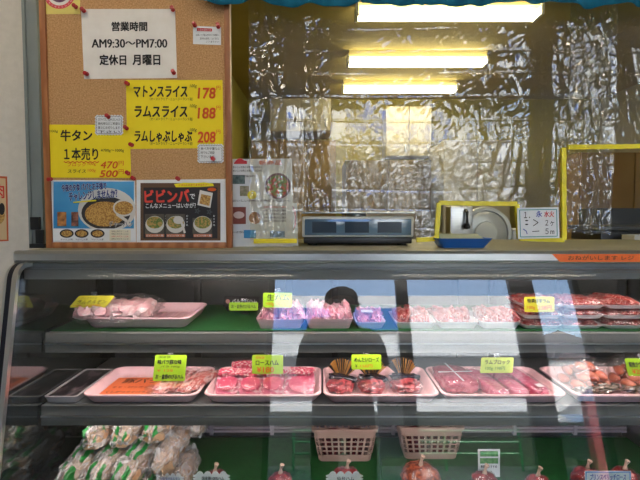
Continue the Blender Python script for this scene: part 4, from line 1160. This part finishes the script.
# --- bottom deck ---------------------------------------------------------
M_beige = meat_mat('beige_meat', (176, 128, 90), (200, 164, 128), 26, .4, .62)
def stripe_film():
    m = clear_mat('striped_bag_film', 1.45, 2.2, .1, (.97, .975, .96), .30, bump=.7, bscale=60, dist=.004, cap=.35).copy()
    m.name = 'green_print_bag_film'
    nt = m.node_tree
    out = nt.nodes['Material Output']
    src = out.inputs['Surface'].links[0].from_socket
    tc = nt.nodes.new('ShaderNodeTexCoord')
    sp = nt.nodes.new('ShaderNodeSeparateXYZ'); nt.links.new(tc.outputs['Object'], sp.inputs[0])
    def M(op, a, b=None):
        n = nt.nodes.new('ShaderNodeMath'); n.operation = op
        for k, v in enumerate((a, b)):
            if v is None: continue
            if isinstance(v, (int, float)): n.inputs[k].default_value = v
            else: nt.links.new(v, n.inputs[k])
        return n.outputs[0]
    sx = M('LESS_THAN', M('ABSOLUTE', M('SUBTRACT', M('ABSOLUTE', M('SUBTRACT', sp.outputs['X'], .002)), .015)), .0062)
    ph = M('FRACT', M('MULTIPLY', M('ADD', M('ADD', sp.outputs['Y'], .2), M('MULTIPLY', sp.outputs['X'], .6)), 7.5))
    sy = M('LESS_THAN', ph, .76)
    up = M('GREATER_THAN', sp.outputs['Z'], .03)
    fac = M('MULTIPLY', M('MULTIPLY', sx, sy), up)
    bs = nt.nodes.new('ShaderNodeBsdfPrincipled')
    bs.inputs['Base Color'].default_value = col(20, 124, 48); bs.inputs['Roughness'].default_value = .35
    mx = nt.nodes.new('ShaderNodeMixShader')
    nt.links.new(fac, mx.inputs['Fac']); nt.links.new(src, mx.inputs[1]); nt.links.new(bs.outputs[0], mx.inputs[2])
    nt.links.new(mx.outputs[0], out.inputs['Surface'])
    return m
M_bag = stripe_film()
M_hazy = clear_mat('cloudy_bag_film', 1.45, 2.2, .1, (.97, .975, .96), .30, bump=.7, bscale=60, dist=.004, cap=.35)
bags = [  # x, y, z, length angle, pitch, stripe?, where
    (-.695, 1.30, 0, 90, 0, 1, 'at the left end of the bottom row'), (-.624, 1.31, 0, 90, 0, 1, 'second from left in the bottom row'), (-.553, 1.30, 0, 90, 0, 1, 'third from left in the bottom row'), (-.486, 1.32, 0, 90, 0, 1, 'fourth from left in the bottom row'), (-.412, 1.40, 0, 92, 0, 0, 'at the right end of the bottom row'),
    (-.672, 1.36, .068, 89, 2, 1, 'at the left of the middle row'), (-.597, 1.37, .069, 90, 2, 1, 'second from left in the middle row'), (-.522, 1.36, .068, 88, 2, 1, 'third from left in the middle row'), (-.448, 1.42, .068, 90, 2, 0, 'at the right of the middle row'),
    (-.640, 1.43, .136, 86, 0, 1, 'at the left of the top row'), (-.562, 1.44, .136, 88, 0, 1, 'in the middle of the top row'), (-.482, 1.47, .136, 86, 0, 1, 'at the right of the top row')]
for i, (x, y, z, az, pt_, stp, w_) in enumerate(bags):
    t = thing('meat_bag', ('green striped clear bag of beige meat ' if stp else 'plain clear bag of beige meat ') + w_, 'meat bag', (x, y, ZMD + z), (R(pt_), 0, R(az - 90)), 'heaped bags of beige meat')
    L = .165 if stp and i < 9 else .125
    mb = MB()
    for k in range(4): mb.blob(.029, .058, .028, .25, 2.2, 3, 2.6, i*5 + k, M=Matrix.Translation((.004*math.sin(k*2 + i), -L*.5 + k*L*.333, .003)))
    obj('meat', mb, M_beige, t)
    f = MB().blob(.036, L, .038, .20, 3.4, 5, 2.6, i + 3)
    obj('film', crinkle(f, .014, 26, i), M_bag if stp else M_hazy, t)
    if stp == 0: obj('bag_tail', crinkle(MB().blob(.012, .03, .006, .5, 5, 3, 2.5, i, M=Matrix.Translation((.02, -L - .012, .02))), .004, 60, 1), M_film, t)
sb = thing('meat_bag', 'small tied bag of beige meat on the right shoulder of the heap', 'meat bag', (-.420, 1.56, ZMD + .075))
obj('meat', MB().blob(.038, .042, .050, .25, 2, 4, 2.3, 77), M_beige, sb)
obj('film', crinkle(MB().blob(.047, .052, .055, .15, 2.5, 5, 2.4, 78), .006, 34, 9), M_hazy, sb)

def basket(cx, cy, z, label):
    t = thing('plastic_basket', label, 'basket', (cx, cy, z))
    Wt, Wb, Dt, Db, H = .208, .172, .15, .122, .112
    M_bk = mat('dusty_pink_plastic', (184, 152, 140), .45, 0, (192, 160, 148), 9)
    def ring(h0, h1, th=.0035):
        f0, f1 = h0/H, h1/H
        o0 = rrect(lerp(Wb, Wt, f0), lerp(Db, Dt, f0), .018, z=h0); o1 = rrect(lerp(Wb, Wt, f1), lerp(Db, Dt, f1), .018, z=h1)
        i1 = rrect(lerp(Wb, Wt, f1) - 2*th, lerp(Db, Dt, f1) - 2*th, .016, z=h1); i0 = rrect(lerp(Wb, Wt, f0) - 2*th, lerp(Db, Dt, f0) - 2*th, .016, z=h0)
        return [o0, o1, i1, i0, o0]
    body = MB()
    hs_ = [0.0, .022, .034, .038, .050, .054, .066, .070, .082, H]
    for k in (0, 2, 4, 6, 8): body.loft(ring(hs_[k], hs_[k + 1]), False, False)
    body.loft([rrect(Wb - .002, Db - .002, .017, z=.0), rrect(Wb - .002, Db - .002, .017, z=.003)])
    for k in range(9):
        u = -.44 + k*.88/8
        for sy in (-1, 1):
            body.prism([(u*Wb - .003, .024), (u*Wb + .003, .024), (u*lerp(Wb, Wt, .77) + .003, .086), (u*lerp(Wb, Wt, .77) - .003, .086)], 'y', 0, .0032,
                       M=Matrix.Translation((0, sy*lerp(Db, Dt, .22)/2 - (0 if sy < 0 else .0034), 0)) @ Matrix.Shear('XZ', 4, (0, 0)) @ Matrix(((1, 0, 0, 0), (0, 1, sy*(Dt - Db)/2/H, -sy*(Dt - Db)/2/H*.024), (0, 0, 1, 0), (0, 0, 0, 1))))
    for k in range(6):
        u = -.42 + k*.84/5
        for sx in (-1, 1):
            body.prism([(u*Db - .003, .024), (u*Db + .003, .024), (u*lerp(Db, Dt, .77) + .003, .086), (u*lerp(Db, Dt, .77) - .003, .086)], 'x', 0, .0032,
                       M=Matrix.Translation((sx*lerp(Wb, Wt, .22)/2 - (0 if sx < 0 else .0034), 0, 0)) @ Matrix(((1, 0, sx*(Wt - Wb)/2/H, -sx*(Wt - Wb)/2/H*.024), (0, 1, 0, 0), (0, 0, 1, 0), (0, 0, 0, 1))))
    obj('body', body, M_bk, t, ang=50)
    rm = MB().loft([rrect(Wt + .008, Dt + .008, .022, z=H - .010), rrect(Wt + .010, Dt + .010, .022, z=H - .001), rrect(Wt + .004, Dt + .004, .02, z=H + .001), rrect(Wt - .006, Dt - .006, .018, z=H), rrect(Wt - .006, Dt - .006, .018, z=H - .009), rrect(Wt + .008, Dt + .008, .022, z=H - .010)], False, False)
    obj('rim', rm, M_bk, t)
    return t
for (x, y, w_) in ((.081, 1.585, 'left'), (.366, 1.60, 'right')):
    b1 = basket(x, y, ZMD, 'dusty pink plastic lattice basket at ' + w_ + ' on the bottom deck')
    for k in range(4):
        t = thing('red_meat_lump', 'dark red wrapped meat ' + ['at front left', 'at front right', 'at back left', 'at back right'][k] + ' inside the ' + w_ + ' pink basket', 'meat', (x - .038 + (k % 2)*.076, y - .026 + (k // 2)*.052, ZMD + .0035), group='meat in the baskets')
        obj('meat', MB().blob(.034, .023, .036, .2, 2, 3, 2.6, k + 50), M_darkmeat, t)
        obj('film', MB().blob(.036, .0245, .039, .15, 3, 3, 2.6, k + 50), M_film, t)

M_redham = meat_mat('red_cased_ham', (120, 18, 26), (176, 52, 50), 30, .4, .65)
M_netham = meat_mat('netted_brown_ham', (110, 40, 28), (190, 96, 60), 60, .44, .58)
lumps = [(214, 476, .040, M_redham, 'behind the cloud card just right of the bag heap'), (280, 476, .036, M_redham, 'standing alone left of the pink baskets without a card'), (347, 474, .046, M_redham, 'behind the cloud card below the left basket'),
         (422, 472, .058, M_netham, 'below the right basket'), (486, 477, .040, M_redham, 'right of the largest ham'), (540, 480, .040, M_redham, 'near the right end post reflection'),
         (590, 474, .046, M_redham, 'behind the blue bordered card at its left'), (628, 474, .046, M_redham, 'behind the blue bordered card at its right')]
for i, (px, py, r_, m_, w_) in enumerate(lumps):
    r_ *= .82
    w = PZ(px, py + 4, ZMD + r_*1.2)
    t = thing('ham', ('netted brown ham ' if m_ is M_netham else 'red cased ham with tied top ') + w_ if i != 5 else 'red cased ham half hidden at the bottom edge right of centre', 'ham', (w.x, w.y + r_*.4, ZMD), group='hams on the bottom deck')
    obj('meat', MB().blob(r_*1.15, r_, r_*.95, .14, 2.2, 4, 2.2, i + 90), m_, t)
    obj('film', crinkle(MB().blob(r_*1.2, r_*1.05, r_*1.0, .14, 2.2, 4, 2.2, i + 90), .002, 60, i), M_film, t)
    zt = r_*.95*1.8
    obj('tied_end', MB().tube([(0, 0, zt - .006), (.002, 0, zt + .012), (.006, -.003, zt + .026)], [.009, .0035, .007]), mat('casing_end', (206, 170, 150), .4, 0, (220, 190, 170), 60), t)
def deck_card(px0, py0, px1, py1, Y, lines, label, blue=False, n=4):
    x0, y0, x1, y1 = px0, py0, px1, py1
    s = Sheet('price_card', label, 'card', (x0, y0, x1, y1), Y, M_paper2, poly=None if blue else cloud_box(x0 + 1, y0 + 1.5, x1 - 1, y1, n, 2.4), bname='card')
    if blue: s.line([(x0 + 1, y0 + 1), (x1 - 1, y0 + 1), (x1 - 1, y1 - 1), (x0 + 1, y1 - 1), (x0 + 1, y0 + 1)], 1.0, MATS['sky_print'] if 'sky_print' in MATS else mat('sky_print', (84, 150, 214), .6), 'border')
    for (t_, a, b_, c_, d_, m_) in lines: s.text(t_, a, b_, c_, d_, m_, .02)
    z = s.base.z
    mb = MB().tube([(0, .006, .015), (0, .012, -.5*(z - ZMD)), (0, .016, ZMD - z + .003)], .0025).box(-.014, .014, .006, .03, ZMD - z + .0004, ZMD - z + .003)
    obj('clip_stand', mb, M_acryl, s.o)
    return s.done()
deck_card(158, 475, 182, 490, 1.30, [('特製味付ホルモン', 160, 477, 180, 480.5, M_blueink), ('100g 150円', 162, 483, 178, 487, M_redink)], 'white cloud shaped price card at the foot of the bag heap')
deck_card(195, 473, 228, 492, 1.32, [('国産豚100%ハム', 202, 476.5, 224, 480, M_ink), ('300円', 206, 483, 220, 489, M_redink)], 'white cloud shaped price card in front of the first red ham')
deck_card(328, 473, 361, 492, 1.32, [('仙台ハム', 337, 476.5, 354, 480.5, M_ink), ('350円', 338, 484, 352, 489, M_redink)], 'white cloud shaped price card below the left pink basket')
s = Sheet('menu_card', 'upright white card with green photos standing on the bottom deck', 'card', (478, 449, 500, 477), 1.43, M_paper2, bname='card')
M_gph = mat('green_photo_print', (52, 128, 72), .6, 0, (120, 170, 110), 70, 3)
s.rect(480, 451, 498, 456.5, M_gph, 'photo'); s.rect(480, 458, 498, 463.5, M_gph, 'photo')
s.text('季節のおすすめ', 480.5, 465, 497, 468, M_ink, .01); s.text('お鍋セット', 481, 470, 492, 473, M_ink, .01)
s.done()
deck_card(585, 471, 631, 492, 1.30, [('プリンスベリッチロース', 590, 474, 626, 480, M_blueink), ('100g 280円', 594, 483, 620, 489, M_redink)], 'white price card with a light blue border at bottom right', True)

# ------------------------------------------------------------------ the customer taking the photograph (mirrored in the case glass)
def person():
    px = .115
    V, E, Rd = [], [], []
    def v(p, r, par=None):
        V.append(Vector(p)); Rd.append(r)
        if par is not None: E.append((par, len(V) - 1))
        return len(V) - 1
    Y0 = -.27
    pel = v((px, Y0, .90), .16)
    wa = v((px, Y0, 1.03), .15, pel); ch = v((px, Y0, 1.17), .16, wa); up_ = v((px, Y0 + .01, 1.27), .10, ch)
    nk = v((px, Y0 + .035, 1.345), .052, up_); h0 = v((px, Y0 + .06, 1.41), .068, nk); h1 = v((px, Y0 + .065, 1.47), .085, h0); h2 = v((px, Y0 + .055, 1.525), .075, h1)
    for s_ in (-1, 1):
        hp_ = v((px + s_*.085, Y0, .84), .09, pel); kn = v((px + s_*.10, Y0 + .02, .47), .06, hp_); an = v((px + s_*.105, Y0 - .01, .09), .042, kn)
        to = v((px + s_*.12, Y0 + .13, .04), .036, an)
        shd = v((px + s_*.165, Y0, 1.265), .062, up_); el = v((px + s_*.195, Y0 + .06, 1.03), .055, shd)
        wr = v((px - .055 + s_*.115, -.075, 1.255), .027, el)
        pm = v((px - .055 + s_*.098, -.05, 1.295), .026, wr)
        hx = px - .055
        for k in range(4):
            z = 1.335 - k*.019
            a = v((hx + s_*.094, -.046, z), .0095, pm)
            b_ = v((hx + s_*.088, -.026 - .034*0 - .0, z), .0088, a); E and None
            c_ = v((hx + s_*(.072 - .004*(k == 3)), -.0135 - .0, z), .0075, b_)
        t1 = v((hx + s_*.082, -.058, 1.275), .011, pm); t2 = v((hx + s_*.058, -.050, 1.285), .0095, t1)
    me = bpy.data.meshes.new('body'); me.from_pydata(V, E, [])
    o = bpy.data.objects.new('body', me); C.objects.link(o)
    sk = o.modifiers.new('skin', 'SKIN')
    for i, r in enumerate(Rd):
        me.skin_vertices[0].data[i].radius = (r, r)
        me.skin_vertices[0].data[i].use_root = (i == 0)
    ss = o.modifiers.new('sub', 'SUBSURF'); ss.levels = ss.render_levels = 2
    dg = bpy.context.evaluated_depsgraph_get()
    m2 = bpy.data.meshes.new_from_object(o.evaluated_get(dg))
    bpy.data.objects.remove(o)
    for q in (mat('skin', (196, 148, 120), .5, 0, (204, 156, 128), 20, sub=.1), mat('black_jacket', (24, 26, 32), .8, 0, (32, 34, 40), 12, bump=.2, bscale=40), mat('dark_trousers', (40, 44, 56), .85, 0, (48, 52, 64), 20), M_black):
        m2.materials.append(q)
    for v_ in m2.vertices:      # nose and chin
        d = v_.co - Vector((px, Y0 + .15, 1.462)); g = math.exp(-(d.length/.016)**2); v_.co.y += .022*g
        d = v_.co - Vector((px, Y0 + .13, 1.40)); v_.co.y += .012*math.exp(-(d.length/.022)**2)
    for p in m2.polygons:
        c = p.center; p.use_smooth = True
        hand = abs(c.y) < .085 and c.z > 1.24
        p.material_index = 0 if (c.z > 1.345 or hand) else 3 if c.z < .09 else 2 if c.z < .86 else 1
    t = thing('person', 'person in a black jacket holding up a phone to photograph the counter', 'person', (0, 0, 0))
    b_ = bpy.data.objects.new('body', m2); C.objects.link(b_); b_.parent = t
    cap = MB().blob(.088, .092, .075, .05, 3, 4, 2.1, 5, flat=False)
    bmesh.ops.delete(cap.bm, geom=[v_ for v_ in cap.bm.verts if v_.co.z < -.01 and v_.co.y > .02], context='VERTS')
    obj('hair', cap.xf(Matrix.Translation((px, Y0 + .05, 1.515))), mat('dark_hair', (18, 15, 14), .6, 0, (30, 26, 24), 90), t)
    for s_ in (-1, 1):
        obj('eye', MB().blob(.011, .008, .009, 0, 1, 3, 2, 1, flat=False).xf(Matrix.Translation((px + s_*.031, Y0 + .136, 1.478))), mat('eye_white', (226, 222, 216), .3, 0, (230, 226, 220), 5), t)
        obj('ear', MB().blob(.010, .018, .030, .05, 2, 3, 2.2, 2, flat=False).xf(Matrix.Translation((px + s_*.086, Y0 + .06, 1.465))), MATS['skin'], t)
    obj('mouth', MB().blob(.022, .006, .006, 0, 1, 3, 2, 1, flat=False).xf(Matrix.Translation((px, Y0 + .146, 1.428))), mat('lip', (160, 84, 80), .5), t)
    ph = thing('phone', 'black phone held in both hands in front of the face', 'phone', (.06, -.026, 1.305))
    obj('phone_body', MB().box(-.078, .078, -.0042, .0042, -.037, .037, .004), M_black, ph)
    obj('camera_bump', MB().box(-.072, -.048, .0043, .0062, -.018, .030, .002), M_darkgrey, ph)
person()

# ------------------------------------------------------------------ light
wd = bpy.data.worlds.new('world'); scn.world = wd; wd.use_nodes = True
nt = wd.node_tree
bg = nt.nodes['Background']
sky = nt.nodes.new('ShaderNodeTexSky')
sky.sky_type = 'NISHITA'; sky.sun_disc = False; sky.sun_elevation = R(48); sky.sun_rotation = R(20)
sky.air_density = 1.0; sky.dust_density = 2.0; sky.ozone_density = 1.0
nt.links.new(sky.outputs['Color'], bg.inputs['Color'])
bg.inputs['Strength'].default_value = 1.0
sd = bpy.data.lights.new('sun', 'SUN'); sd.energy = 14; sd.angle = R(.6); sd.color = (1, .96, .9)
so_ = bpy.data.objects.new('sun', sd); C.objects.link(so_)
so_.rotation_euler = Vector((-.25, -.62, -.75)).to_track_quat('-Z', 'Y').to_euler()

scn.view_settings.view_transform = 'Standard'
scn.view_settings.look = 'None'
scn.view_settings.gamma = 1
scn.view_settings.exposure = 0.46
scn.view_settings.use_curve_mapping = False
scn.cycles.use_denoising = True
scn.cycles.denoiser = 'OPENIMAGEDENOISE'
scn.cycles.max_bounces = 12
scn.cycles.transparent_max_bounces = 40
scn.cycles.glossy_bounces = 6
scn.cycles.sample_clamp_indirect = 12
scn.cycles.caustics_reflective = False
scn.cycles.caustics_refractive = False
